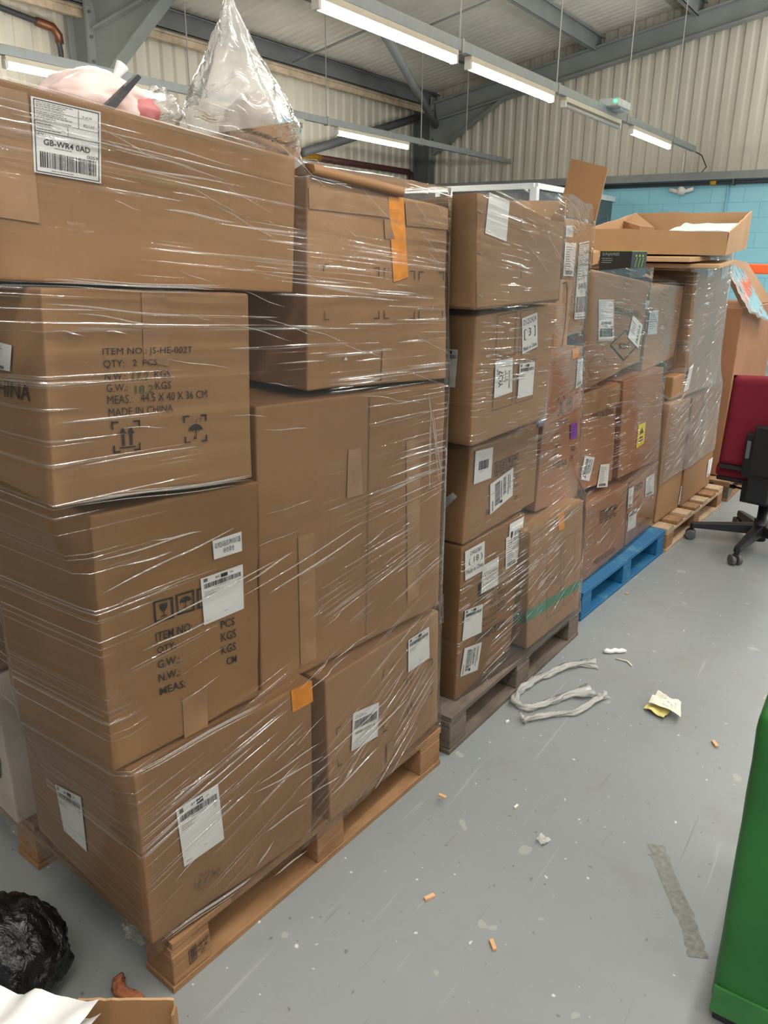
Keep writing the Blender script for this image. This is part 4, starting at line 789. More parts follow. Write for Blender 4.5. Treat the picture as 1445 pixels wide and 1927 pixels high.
def plain_carton(key, o, a, size, z0, label, group, mat, pallet=None, depth=None):
    BOX[key] = dict(o=o, a=a, c=[(0, z0+size[1]), (size[0], z0+size[1]), (size[0], z0), (0, z0)], d=size[2]); return carton(key, label, group, mat, pallet=pallet)
# what stands in the gap and in the second row
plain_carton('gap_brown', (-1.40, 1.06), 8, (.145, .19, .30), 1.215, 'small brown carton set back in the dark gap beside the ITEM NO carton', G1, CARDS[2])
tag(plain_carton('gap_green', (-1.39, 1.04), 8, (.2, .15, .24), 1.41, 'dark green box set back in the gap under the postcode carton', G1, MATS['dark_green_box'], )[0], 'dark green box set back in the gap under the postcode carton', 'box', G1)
_, _, Pw = plain_carton('white_rear', (-1.635, .795), 7, (.42, .42, .40), .132, 'whitish carton with a black handle hole at the far left of the nearest pallet', G1, MATS['cardboard_white'], 'P1')
plain_carton('rear_right', (-1.60, 1.26), 3, (.48, .40, .40), .132, 'brown carton in the rear row of the nearest pallet behind the lowest ones', G1, CARDS[2], 'P1')
plain_carton('rear_mid', (-1.64, .735), 7, (.46, .50, .40), .56, 'brown carton behind the PCS KGS CM carton on the nearest pallet', G1, CARDS[0], 'P1')
plain_carton('rear_mid_right', (-1.62, 1.24), 4, (.46, .60, .40), .54, 'brown carton behind the seamed carton on the nearest pallet', G1, CARDS[1], 'P1')
plain_carton('rear_top', (-1.62, .72), 7, (.44, .36, .36), 1.07, 'brown carton behind the ITEM NO carton on the nearest pallet', G1, CARDS[2], 'P1')
plain_carton('rear_top_right', (-1.60, 1.30), 6, (.45, .38, .34), 1.15, 'brown carton behind the carton with orange tape on the nearest pallet', G1, CARDS[1], 'P1')
# rolled flap along the top edge of the corner-marks carton, two loose flaps behind it
root_cm = [o for o in COL.objects if o.get('label', '').startswith('carton with black corner marks')][0]
mb = MB(); O_, t_, n_, b_ = carton_frame('corner_marks')
rows = []
for i in range(9):
    s = .02+.27*i/8; z = 1.640-.026*i/8
    rows.append([O_+t_*s+n_*dx+Vector((0, 0, z+dz)) for dx, dz in ((-.05, .012), (-.015, .024+.004*math.sin(i*1.3)), (.012, .020), (.016, .008), (.010, .0), (-.05, .004))])
mb.grid(rows); mb.poly(rows[0]); mb.poly(rows[-1]); mb.build('folded_flap', 'cardboard_c', root_cm, True)
for (sx, w_, h_, d_, mm) in ((.33, .09, .075, .28, 'cardboard_b'), (.42, .065, .062, .30, 'cardboard_pale')):
    mb = MB(); c_ = O_+t_*sx-n_*d_; R_ = Matrix((t_, -n_, Vector((0, 0, 1)))).transposed()
    mb.box(c_+Vector((0, 0, 1.615+h_/2)), (w_/2, .003, h_/2), 0, R_); mb.build('raised_flap', mm, root_cm)
# handle hole on the whitish carton
rootw = [o for o in COL.objects if o.get('label', '').startswith('whitish carton')][0]
O_, t_, n_, b_ = carton_frame('white_rear'); mb = MB()
mb.poly([O_-n_*(.06+.022*math.cos(k/12*6.283))-t_*.0015+Vector((0, 0, .33+.09*math.sin(k/12*6.283))) for k in range(12)]); mb.build('handle_hole', 'ink', rootw, fixn=False)
# second pallet
carton('d902', 'bottom left carton of the second stack, labels D902383 and INSECT KILLER print', G2, c2, pallet='P2')
carton('green_tape', 'bottom right carton of the second stack with a band of green tape', G2, c1, pallet='P2')
carton('kgs', 'carton with barcode labels and KGS KGS CM print, second from the bottom of its stack', G2, c0, pallet='P2')
carton('qty', 'carton with QTY and MEAS print and a purple label, above the green-taped carton', G2, cr, pallet='P2')
carton('yq7', 'carton with labels D1232424 and YQ7 in the second stack', G2, c1, pallet='P2')
carton('wrapped_top', 'hazily wrapped carton with long white labels and one upright flap', G2, c0, pallet='P2')
carton('arrow', 'slim beige carton with a long black curved line, right of the YQ7 carton', G2, MATS['cardboard_pale'], pallet='P2')
plain_carton('p2_rear_a', (-1.52, 1.93), 1, (.45, .60, .40), .132, 'plain carton in the rear row of the second stack, lowest on the left', G2, CARDS[1], 'P2')
plain_carton('p2_rear_b', (-1.50, 2.42), 1, (.42, .66, .40), .132, 'plain carton in the rear row of the second stack, lowest on the right', G2, CARDS[2], 'P2')
plain_carton('p2_rear_c', (-1.52, 1.93), 1, (.45, .62, .40), .745, 'plain carton in the rear row of the second stack, upper left', G2, CARDS[0], 'P2')
plain_carton('p2_rear_d', (-1.50, 2.42), 1, (.42, .60, .40), .80, 'plain carton in the rear row of the second stack, upper right', G2, CARDS[1], 'P2')
mb = MB(); O_, t_, n_, b_ = carton_frame('yq7'); R_ = Matrix((t_, -n_, Vector((0, 0, 1)))).transposed()
mb.box(O_+t_*.56-n_*.14+Vector((0, 0, 1.04)), (.03, .10, .10), 0, R_); o_ = mb.build('poly_mailer', 'lilac_poly', bevel=.012); tag(o_, 'lilac poly mailer squeezed in beside the YQ7 carton', 'parcel')
# open-topped carton: walls built as panels, sagging front edge, inside visible
rt_, poso, Po = carton('open_top', 'open carton topmost in the second stack with a blank white label and sagging rim', G2, c1, top=False, pallet='P2')
O_, t_, n_, b_ = carton_frame('open_top'); TL, TR, BR, BL = b_['c']
def rim(s):     # front rim height sags toward the right
    u = (s-TL[0])/(TR[0]-TL[0]); return TL[1]-.004*u-.034*max(0, min(1, (u-.3)/.5))-.012*u
mb = MB(); nS = 16
fr = lambda u, w, d: Po((BL[0]*(1-u)+BR[0]*u)*(1-w)+(TL[0]*(1-u)+TR[0]*u)*w, BL[1]+(rim(TL[0]+(TR[0]-TL[0])*u)-BL[1])*w, d)
for d0, d1 in ((0.0, .005), (.455, .46)):
    hi = (lambda u, w, d: fr(u, w, d)) if d0 == 0 else (lambda u, w, d: Po((BL[0]*(1-u)+BR[0]*u), 1.36+(1.61+.045*u-1.36)*w, d))
    A_ = [[hi(i/nS, j/8, d0) for i in range(nS+1)] for j in range(9)]; B_ = [[hi(i/nS, j/8, d1) for i in range(nS+1)] for j in range(9)]
    mb.grid(A_); mb.grid(B_); mb.grid([A_[-1], B_[-1]], 1); mb.grid([A_[0], B_[0]], 1)
for u in (0, 1):
    A_ = [fr(u, 0, 0), Po(BL[0] if u == 0 else BR[0], 1.36, .46), Po(BL[0] if u == 0 else BR[0], 1.61 if u == 0 else 1.655, .46), fr(u, 1, 0) if u == 0 else Po(BR[0], 1.645, .0)]; k_ = t_*(.005 if u == 0 else -.005)
    mb.hexa([A_[0], A_[1], A_[1]+k_, A_[0]+k_, A_[3], A_[2], A_[2]+k_, A_[3]+k_], 1 if u else 0)  # right wall uses the paler edge card: its lit inside is put into the colour
mb.hexa([fr(0, 0, 0), fr(1, 0, 0), Po(BR[0], 1.36, .46), Po(BL[0], 1.36, .46)]+[p_+Vector((0, 0, .006)) for p_ in (fr(0, 0, 0), fr(1, 0, 0), Po(BR[0], 1.36, .46), Po(BL[0], 1.36, .46))])
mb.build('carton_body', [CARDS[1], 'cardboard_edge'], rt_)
for (u0, u1, z0, z1, dd) in ((-.01, .5, 1.655, 1.60, .30),):
    mb = MB(); a_, b2 = Po(.18, 1.635, .45), Po(.52, 1.63, .45); c_, d_ = Po(.52, 1.575, .22), Po(.2, 1.59, .24)
    mb.hexa([a_, b2, c_, d_]+[p_+Vector((0, 0, .005)) for p_ in (a_, b2, c_, d_)]); mb.build('inner_flap', 'cardboard_pale', rt_)
rwt = [o for o in COL.objects if o.get('label', '').startswith('hazily wrapped carton')][0]
mb = MB(); pts = [Vector((-1.215, 2.955, 1.636)), Vector((-1.070, 2.955, 1.612)), Vector((-1.039, 2.95, 1.791)), Vector((-1.180, 2.95, 1.828))]
mb.hexa([pts[0], pts[1], pts[1]+Vector((0, .007, 0)), pts[0]+Vector((0, .007, 0)), pts[3], pts[2], pts[2]+Vector((0, .007, 0)), pts[3]+Vector((0, .007, 0))]); mb.build('upright_flap', 'cardboard_b', rwt)
# blue pallet
carton('meas', 'bottom left carton on the blue pallet with symbols and MEAS print', G3, cr, pallet='P3')
carton('icons_b', 'bottom right carton on the blue pallet with two small white labels', G3, cr, pallet='P3')
carton('made_m', 'carton with upside-down MADE IN CHINA print and two narrow slanted labels', G3, cr, pallet='P3')
carton('yellow', 'carton with a yellow warning label in the blue pallet stack', G3, cr, pallet='P3')
carton('jcs', 'carton with a JCS diamond printed upside down, top of the blue pallet stack', G3, c0, pallet='P3')
carton('grey_lab', 'film-hazed carton with small grey labels right of the JCS carton', G3, c1, pallet='P3')
plain_carton('p3_rear_a', (-1.64, 3.06), 2, (.48, .80, .40), .132, 'plain tall carton in the rear row of the blue pallet, left', G3, CARDS[1], 'P3')
plain_carton('p3_rear_b', (-1.62, 3.56), 2, (.48, .80, .40), .132, 'plain tall carton in the rear row of the blue pallet, right', G3, CARDS[2], 'P3')
plain_carton('p3_rear_c', (-1.70, 3.10), 2, (.90, .40, .35), .94, 'plain long carton in the rear row at the top of the blue pallet stack', G3, CARDS[0], 'P3')
r = thing('black_retail_box', (-1.15, 3.58, 1.40), 'small black box with a lime edge and grey print on the JCS carton', 'box')
bx0 = Vector((-1.236, 3.51, 1.398)); bw, bd, bh = .150, .15, .110; yw = -.14
R_ = Matrix.Rotation(yw, 3, 'Z')
mb = MB(); cc = bx0+R_ @ Vector((bw/2, bd/2, bh/2)); mb.box(cc, (bw/2, bd/2, bh/2), 0, R_); mb.build('box_body', 'black_card', r, bevel=.002)
mb = MB(); mb.box(cc+Vector((0, 0, bh/2+.001)), (bw/2, bd/2, .0012), 0, R_); mb.build('lid_edge', 'lime', r)
pm = MB(); d = Draw(pm, lambda a: bx0+R_ @ Vector((a[0], -.0012, a[1]))); q = [(.012, .105), (.12, .105), (.12, .02), (.012, .02)]
d.text(q, 'SUNJAFREE', 0, .80, .75, .98); d.lines(q, 0, .45, .8, .75, 3, 0); pm.build('box_print', 'text_grey', r, fixn=False)
pm = MB(); d = Draw(pm, lambda a: bx0+R_ @ Vector((bw+.0012, a[0], a[1]))); q = [(.02, .10), (.13, .10), (.13, .02), (.02, .02)]
d.nrm = R_ @ Vector((1, 0, 0))
for k in range(3): d.path(q, [(.15+k*.3, .3), (.2+k*.3, .55), (.28+k*.3, .8)], .004); d.rect(q, .14+k*.3, .85, .26+k*.3, .95)
pm.build('box_picture', 'lime', r, fixn=False)
# fourth pallet
carton('p4a', 'tall lower left carton on the fourth pallet wrapped in hazy film', G4, c1, pallet='P4')
carton('p4b', 'lower right carton on the fourth pallet with a white label at its edge', G4, c0, pallet='P4')
carton('p4c', 'large upper carton on the fourth pallet under the open tray', G4, c1, pallet='P4')
plain_carton('p4_rear', (-1.50, 4.05), 3, (.90, .60, .45), .132, 'plain wide carton in the rear row of the fourth pallet', G4, CARDS[2], 'P4')
plain_carton('small_wrapped', (-.992, 4.085), 3, (.19, .115, .30), .79, 'small carton in clear film below the large carton of the fourth pallet', G4, CARDS[0])
mb = MB(); q_ = [onp for onp in ((-.972, 4.30, .93), (-.968, 4.36, .945), (-.975, 4.35, .81), (-.985, 4.29, .80))]
mb.poly(q_); mb.poly([(x-.001, y, z) for x, y, z in q_]); tag(mb.build('paper_sheet', 'paper', fixn=False), 'white paper sheet under the film right of the small wrapped carton', 'paper')
# open tray of thick cardboard on top, tipped toward the aisle
r = thing('cardboard_tray', (-1.2, 4.35, 1.52), 'open cardboard tray on top of the fourth stack with a pale sheet inside', 'tray')
T0 = Vector((-1.485, 4.02, 1.50)); TX, TY, TZ = Vector((1, .06, -.01)).normalized(), Vector((-.06, 1, .05)).normalized(), Vector((0, -.03, 1)).normalized()
def tp(x, y, z): return T0+TX*x+TY*y+TZ*z
LX, LY, HZ = .66, .72, .115
def panel(mb, a, b, h0, h1, out_, th=.008, n=8, sd=0, mi=0):
    rows = [[], [], [], []]
    d = Vector(out_)
    for i in range(n+1):
        u = i/n; p_ = a.lerp(b, u); w = .004*nz(p_, 9, sd); top_ = h0+(h1-h0)*u+.006*nz(p_, 14, sd+1)
        rows[0].append(p_+d*w); rows[1].append(p_+TZ*top_+d*(w+.004)); rows[2].append(p_+TZ*top_-d*(th-w-.004)); rows[3].append(p_-d*(th-w))
    mb.grid([rows[0], rows[1]], mi); mb.grid([rows[1], rows[2]], 1); mb.grid([rows[2], rows[3]], mi)
for nm_, a, b, h0, h1, dr in (('front_wall', tp(0, 0, 0), tp(LX, 0, 0), .118, .105, -TY), ('back_wall', tp(.06, LY, 0), tp(LX, LY, 0), .185, .185, TY), ('left_wall', tp(0, 0, 0), tp(.06, LY, 0), .118, .185, -TX), ('right_wall', tp(LX, 0, 0), tp(LX, LY, 0), .10, .19, TX)):
    mb = MB(); panel(mb, a, b, h0, h1, dr, sd=len(nm_)); mb.build(nm_, ['cardboard_pale', 'cardboard_edge'], r)
mb = MB(); pb = [tp(0, 0, .0), tp(LX, 0, .0), tp(LX, LY, .0), tp(.06, LY, .0)]; mb.hexa(pb+[p_+TZ*.006 for p_ in pb]); mb.build('base', 'cardboard_pale', r)
mb = MB(); pb = [tp(.02, .5, .10), tp(.15, .42, .07), tp(.2, .55, .06), tp(.07, .66, .13)]; mb.hexa(pb+[p_+TZ*.05 for p_ in pb]); mb.build('inner_flap', 'cardboard_b', r)
mb = MB(); rows = [[tp(.34+.31*i/8+.004, .22+.42*j/6, .100+.012*nz((i*.4, j*.4, 2), 1.3)+.03*j/6) for i in range(9)] for j in range(7)]; mb.grid(rows); mb.grid([[p_-TZ*.07 for p_ in q] for q in rows]); mb.grid([rows[0], [p_-TZ*.07 for p_ in rows[0]]])
tag(mb.build('foam_sheet', 'blue_white', smooth=True, fixn=False), 'pale bluish sheet lying in the cardboard tray', 'sheet')
for nm_, pts_, th, lb in (('flat_cardboard', (tp(.03, -.07, -.034), tp(.52, -.09, -.028), tp(.58, .10, -.03), tp(.06, .12, -.03)), .022, 'thick folded cardboard strip between the tray and the black box'), ('flat_cardboard', (tp(.10, -.03, -.06), tp(.65, -.05, -.056), tp(.66, .3, -.056), tp(.10, .3, -.06)), .018, 'flattened cardboard sheet under the tray, lower of the two')):
    mb = MB(); mb.hexa(list(pts_)+[p_+Vector((0, 0, th)) for p_ in pts_]); tag(mb.build(nm_, 'cardboard_edge', bevel=.003), lb, 'cardboard')
mb = MB(); pts_ = [Vector((-1.46, 3.64, 1.43)), Vector((-1.36, 3.66, 1.43)), Vector((-1.36, 3.85, 1.45)), Vector((-1.47, 3.86, 1.47))]
mb.hexa(pts_+[p_+Vector((0, 0, .06)) for p_ in pts_]); tag(mb.build('cardboard_scrap', 'cardboard_pale', bevel=.003), 'folded cardboard scrap left of the black box', 'cardboard')
# the big brown box beyond, its flap, bubble wrap, orange thing
BOX['big_brown'] = dict(o=(-.915, 5.22), a=3, c=[(-.0, 1.19), (.95, 1.19), (.95, .132), (0, .132)], d=1.0)
rb, _, Pb = carton('big_brown', 'very large brown box behind the red chair', None, cr)
mb = MB(); pts_ = [Pb(.02, 1.195, .02), Pb(.85, 1.195, .02), Pb(.80, 1.44, .20), Pb(.14, 1.49, .24)]
mb.hexa(pts_+[p_+Vector((-.004, 0, .006)) for p_ in pts_]); mb.build('raised_flap', 'cardboard_a', rb)
mb = MB(); rows = []
for i in range(19):
    u = i/18; rows.append([Pb(-.04+.55*j/14, 1.47-.30*u-.09*j/14+.012*nz((i, j, 1), .6), .155-.20*u) for j in range(15)])
k_ = Vector((.012, 0, .010)); mb.grid(rows); mb.grid([[p_+k_ for p_ in q] for q in rows]); mb.grid([rows[-1], [p_+k_ for p_ in rows[-1]]])
tag(mb.build('bubble_wrap', 'bubble_film', smooth=True, uvs=[(v[1]*2, v[2]*.6+v[0]) for v in mb.v], fixn=False), 'sheet of bubble wrap draped over the edge of the big brown box', 'bubble wrap')
r = thing('orange_barrier', (-1.0, 6.05, 0), 'bright orange barrier bar showing behind the flap of the big brown box', 'barrier')
mb = MB(); mb.box((-1.02, 6.4, 1.40), (.45, .03, .035), 0, Matrix.Rotation(.25, 3, 'Z')); mb.build('bar', 'orange_plastic', r, bevel=.01)
for px_, py_ in ((-1.36, 6.31), (-.68, 6.49)):
    mb = MB(); mb.box((px_, py_, .69), (.03, .03, .69)); mb.build('post', 'orange_plastic', r, bevel=.006)
# ---------------------------------------------------------------- stretch film around each load
def hull2(pts):
    pts = sorted(set((round(x, 5), round(y, 5)) for x, y in pts))
    def half(ps):
        h = []
        for p_ in ps:
            while len(h) > 1 and (h[-1][0]-h[-2][0])*(p_[1]-h[-2][1])-(h[-1][1]-h[-2][1])*(p_[0]-h[-2][0]) <= 0: h.pop()
            h.append(p_)
        return h
    a, b = half(pts), half(pts[::-1]); return a[:-1]+b[:-1]
def ray_hull(c, d, h):
    best = 0
    for i in range(len(h)):
        (x1, y1), (x2, y2) = h[i], h[(i+1) % len(h)]; ex, ey = x2-x1, y2-y1; den = d[0]*ey-d[1]*ex
        if abs(den) < 1e-9: continue
        tt = ((x1-c[0])*ey-(y1-c[1])*ex)/den; ss = ((x1-c[0])*d[1]-(y1-c[1])*d[0])/den
        if -1e-6 <= ss <= 1+1e-6 and tt > best: best = tt
    return best
def wrap(key, zlo, zhi, mat, label, focus, off=.009, seed=1, relax=10):
    boxes = HULL[key]; allp = [p_ for b in boxes for p_ in b]
    cx = sum(p_.x for p_ in allp)/len(allp); cy = sum(p_.y for p_ in allp)/len(allp); NA = 260; dz = .03; nzv = int((zhi-zlo)/dz)+1
    # more rays near the corners: sample evenly along the hull of everything
    H0 = hull2([(p_.x, p_.y) for p_ in allp]); per = []
    for i in range(len(H0)):
        a, b = Vector(H0[i]), Vector(H0[(i+1) % len(H0)]); n_ = max(1, int((b-a).length/.016)); per += [a.lerp(b, k/n_) for k in range(n_)]
    dirs = [((p_.x-cx), (p_.y-cy)) for p_ in per]; dirs = [(x/math.hypot(x, y), y/math.hypot(x, y)) for x, y in dirs]; NA = len(dirs)
    Rr = []
    for k in range(nzv):
        z = zlo+(zhi-zlo)*k/(nzv-1); pts = []
        for b in boxes:
            z0 = min(p_.z for p_ in b[:4]); z1 = max(p_.z for p_ in b[4:])
            if z0-.02 <= z <= z1+.02:
                w = min(1, max(0, (z-z0)/(z1-z0)))
                pts += [(b[i].x*(1-w)+b[i+4].x*w, b[i].y*(1-w)+b[i+4].y*w) for i in range(4)]
        if len(pts) < 3: Rr.append(None); continue
        h = hull2(pts); Rr.append([ray_hull((cx, cy), d, h)+off for d in dirs])
    for k in range(nzv):
        if Rr[k] is None: Rr[k] = list(Rr[k-1] if k else next(q for q in Rr if q))
    for it in range(relax):
        R2 = [list(q) for q in Rr]
        for k in range(1, nzv-1):
            for j in range(NA): R2[k][j] = max(Rr[k][j], .5*(Rr[k-1][j]+Rr[k+1][j]))
        Rr = R2
    mb = MB(); rows = []; uvs = []; front = max(range(NA), key=lambda j: dirs[j][0]*.8-dirs[j][1]*.6)
    for k in range(nzv):
        z = zlo+(zhi-zlo)*k/(nzv-1); row = []
        for j in range(NA+1):
            d = dirs[j % NA]; w = .0016*nz((j*.05, z*3, seed), 1.7) if True else 0
            p_ = Vector((cx+d[0]*(Rr[k][j % NA]+max(0, w)), cy+d[1]*(Rr[k][j % NA]+max(0, w)), z+.010*nz((j*.06, 3.1, k*.15), 1.0, seed)*(1 if k in (0, nzv-1) else 0))); row.append(p_)
        rows.append(row)
    mb.grid(rows)
    for k in range(nzv):
        for j in range(NA+1):
            p_ = rows[k][j]
            if dirs[j % NA][0] > .2 and abs(p_.x) < 9:      # aisle side: creases fan out from a knot past the far corner
                q = (p_.z-focus[1])/(focus[0]-p_.y)*1.8 if p_.z < focus[1] else (p_.z-focus[1])/(focus[0]+4.2-p_.y)*5.5; uvs.append((p_.y, q+focus[1]))
            else:
                q = p_.z+.32*(p_.x+1.05)*(1 if p_.z > 1.0 else .55); uvs.append((p_.x+3, q))
    o = mb.build('stretch_film', mat, smooth=True, uvs=uvs, fixn=False); tag(o, label, 'plastic film', 'stretch film around the pallet loads')
    def surf(y, z, lift=.0006):
        k = max(0, min(nzv-1, round((z-zlo)/(zhi-zlo)*(nzv-1)))); best = None
        for a, b2 in zip(rows[k][:-1], rows[k][1:]):
            if (a.y-y)*(b2.y-y) <= 0 and abs(a.y-b2.y) > 1e-6:
                x = a.x+(b2.x-a.x)*(y-a.y)/(b2.y-a.y)
                if best is None or x > best: best = x
        return None if best is None else Vector((best+lift, y, z))
    return o, surf
def creases(film_o, surf, segs, rmin, rmax, seed):
    rng = random.Random(seed); mb = MB()
    for (y0, z0, y1, z1) in segs:
        L = math.hypot(y1-y0, z1-z0); n_ = max(3, int(L/.02)); pts = []
        for i in range(n_+1):
            u = i/n_; p_ = surf(y0+(y1-y0)*u, z0+(z1-z0)*u+.0015*math.sin(u*7+z0*40))
            if p_: pts.append(p_)
        if len(pts) < 3: continue
        R0 = rng.uniform(rmin, rmax); mb.tube(pts, [max(.0002, R0*math.sin(math.pi*(i+.15)/(len(pts)-.7))**.5) if 0 < i < len(pts)-1 else .0002 for i in range(len(pts))], 6)
    if mb.v: mb.build('film_crease', 'film_crease', film_o, True, uvs=[(v[1], v[2]*3+v[0]) for v in mb.v])['kind'] = 'stuff'
def random_segs(seed, n_, y0, y1, z0, z1, focus, lmin, lmax):
    rng = random.Random(seed); out_ = []
    for k in range(n_):
        y = rng.uniform(y0, y1); z = rng.uniform(z0, z1); sl = (focus[1]-z)/(focus[0]-y); L = rng.uniform(lmin, lmax)
        out_.append((y, z, y+L, z+sl*L))
    return out_
HULL['P4'] = HULL['P4']
f1, s1 = wrap('P1', .118, 1.735, 'stretch_film', 'clear stretch film wound around the nearest stack of cartons', (2.9, .98), seed=1)
creases(f1, s1, CREASE, .0012, .0024, 1)
creases(f1, s1, random_segs(5, 60, .8, 1.65, .2, 1.7, (2.4, .98), .04, .16), .0004, .0009, 2)
bunch = [(.70, 1.105, 1.06, 1.075), (.70, 1.450, 1.02, 1.432), (.735, .565, 1.06, .572), (.76, .145, 1.0, .14)]
creases(f1, s1, [(a+.01*k, b2+.006*math.sin(k*2.1), c_-.02*(k % 3), d_+.006*math.cos(k*1.7)) for a, b2, c_, d_ in bunch for k in range(5)], .0008, .0019, 9)
creases(f1, s1, [(1.66+.012*math.sin(k), 1.08+.02*k, 1.70-.03*math.cos(k*2), .90+.02*k) for k in range(5)], .0008, .002, 10)
f2, s2 = wrap('P2', .11, 1.66, 'stretch_film_crinkled', 'clear stretch film wound around the second stack of cartons', (4.2, .75), seed=2)
creases(f2, s2, random_segs(6, 70, 1.95, 2.75, .2, 1.6, (3.6, .75), .04, .16), .0005, .0011, 3)
f3, s3 = wrap('P3', .10, 1.44, 'stretch_film_crinkled', 'clear stretch film wound around the stack on the blue pallet', (5.6, .6), seed=3)
creases(f3, s3, random_segs(7, 60, 3.1, 3.9, .2, 1.4, (4.6, .7), .04, .16), .0006, .0012, 4)
f4, s4 = wrap('P4', .36, 1.53, 'stretch_film_hazy', 'cloudy stretch film wound around the fourth stack', (6.6, 1.5), seed=4)
creases(f4, s4, [(4.04+.02*math.sin(k*3), .42+.019*k, 4.12+.05*math.sin(k*5), .42+.019*k+.012*math.cos(k*3)) for k in range(26)], .0012, .0028, 11)
creases(f2, s2, [(2.72+.05*math.sin(k*3), 1.02+.02*k, 2.80+.04*math.sin(k*5), .99+.022*k+.03*math.cos(k*3)) for k in range(10)], .0008, .0018, 12)
creases(f4, s4, random_segs(8, 60, 4.0, 4.9, .4, 1.5, (6.6, 1.5), .04, .16), .0008, .0015, 5)
# ---------------------------------------------------------------- bags on top of the nearest stack
def lump(ctr, rad, seed, amp, nu=40, nv=26, shape=None, sc=3.0):
    rows = []; uvs = []
    for j in range(nv+1):
        th = math.pi*j/nv; row = []
        for i in range(nu):
            ph = 2*math.pi*i/nu; d = Vector((math.sin(th)*math.cos(ph), math.sin(th)*math.sin(ph), math.cos(th)))
            k = 1+amp*nz(d, sc, seed)+amp*.6*abs(nz(d, sc*2.6, seed+1))-amp*.25
            p_ = Vector((d.x*rad[0], d.y*rad[1], d.z*rad[2]))*k
            if shape: p_ = shape(p_, d)
            row.append(Vector(ctr)+p_); uvs.append((i/nu*3+.3*nz(d, 2, seed), j/nv*4+.5*nz(d, 1.7, seed+3)))
        rows.append(row)
    return rows, uvs
def tallbag(p_, d):      # narrows to a pulled-up corner
    h = (d.z+1)/2; k = 1.0 if h < .35 else max(.06, 1-((h-.35)/.65)**.8*.92)
    q = Vector((p_.x*k, p_.y*k, p_.z)); q.y -= .05*max(0, h-.4); return q
rows, uvs = lump((-1.36, 1.425, 1.835), (.11, .168, .19), 5, .13, 64, 48, tallbag, 2.6)
mb = MB(); mb.grid(rows, 0, True); cb = mb.build('clear_plastic_bag', 'bag_film', smooth=True, uvs=uvs, fixn=False)
tag(cb, 'tall clear plastic bag pulled up to a point, on the nearest stack', 'bag')
rows, uvs = lump((-1.36, 1.47, 1.735), (.075, .11, .09), 9, .3, 30, 20, None, 2.6)
mb = MB(); mb.grid(rows, 0, True); mb.build('bag_contents', 'bag_brown', cb, True, fixn=False)
rows, uvs = lump((-1.40, 1.60, 1.735), (.05, .035, .07), 12, .3, 24, 16, None, 2.6)
mb = MB(); mb.grid(rows, 0, True); mb.build('bag_contents', 'pink_poly', cb, True, fixn=False)
def cushion(p_, d): return Vector((p_.x, p_.y, p_.z*(1-.35*abs(d.y)**2)))
rows, uvs = lump((-1.40, 1.052, 1.762), (.11, .105, .062), 21, .12, 64, 40, cushion, 1.9)
mb = MB(); mb.grid(rows, 0, True); pk = mb.build('pink_bag', 'pink_poly', smooth=True, uvs=uvs, fixn=False); tag(pk, 'pale pink plastic bag with a black strip on top of the nearest stack', 'bag')
mb = MB(); a, b = Vector((-1.275, .972, 1.728)), Vector((-1.275, 1.066, 1.803)); n_ = Vector((.03, .012, 0))
mb.hexa([a, a+Vector((.0, .024, -.002)), a+Vector((-.012, .024, -.002)), a+Vector((-.012, 0, 0)), b, b+Vector((0, .008, -.004)), b+Vector((-.012, .008, -.004)), b+Vector((-.012, 0, 0))]); mb.build('black_strip', 'black_plastic', pk)
rows, uvs = lump((-1.33, 1.105, 1.75), (.04, .045, .03), 30, .2, 24, 16, None, 2)
mb = MB(); mb.grid(rows, 0, True); mb.build('bag_contents', 'rose_poly', pk, True, fixn=False)
mb = MB(); mb.tube([(-1.39, 1.09, 1.80), (-1.385, 1.105, 1.818), (-1.38, 1.118, 1.838)], [.012, .007, .013], 9); mb.build('knot', 'white_poly', pk, True)
rows, uvs = lump((-1.45, 1.255, 1.775), (.05, .05, .05), 33, .35, 30, 20, None, 3)
mb = MB(); mb.grid(rows, 0, True); tag(mb.build('bubble_bag', 'bag_film', smooth=True, uvs=uvs, fixn=False), 'small crumpled clear bag right of the pink bag', 'bag')
# ---------------------------------------------------------------- red office chair
hub = Vector((-.515, 4.36, 0))
r = thing('office_chair', hub, 'red office chair with a black star base on castors', 'chair')
cast = [(-.565, 4.025), (-.848, 4.292), (-.67, 4.667), (-.30, 4.62), (-.19, 4.15)]
for cx_, cy_ in cast:
    e = Vector((cx_, cy_, 0)); d = (e-hub).normalized(); sd = Vector((-d.y, d.x, 0))
    mb = MB(); a, b = hub+d*.03+Vector((0, 0, .115)), e+Vector((0, 0, .085))
    ra, rb2 = .030, .018
    mb.hexa([a-sd*ra-Vector((0, 0, .035)), a+sd*ra-Vector((0, 0, .035)), b+sd*rb2-Vector((0, 0, .018)), b-sd*rb2-Vector((0, 0, .018)), a-sd*ra*.8+Vector((0, 0, .02)), a+sd*ra*.8+Vector((0, 0, .02)), b+sd*rb2*.8+Vector((0, 0, .012)), b-sd*rb2*.8+Vector((0, 0, .012))]); mb.build('base_arm', 'black_plastic', r, bevel=.006)
    c = thing_c = None
    mb = MB(); mb.tube([e+Vector((0, 0, .03)), e+Vector((0, 0, .09))], .008, 8); mb.box(e+Vector((0, 0, .047)), (.012, .022, .014)); ct = mb.build('castor', 'black_plastic', r)
    ax = Vector((.75, .66, 0)).normalized() if cx_ > -.6 and cy_ < 4.1 else Vector((-sd.x, -sd.y, 0))
    for s_ in (-1, 1):
        mb = MB(); q = e+ax*.017*s_+Vector((0, 0, .0285)); mb.tube([q-ax*.010, q-ax*.009, q+ax*.009, q+ax*.010], [.022, .028, .028, .022], 20); mb.build('wheel', ['castor_grey'], ct, True)
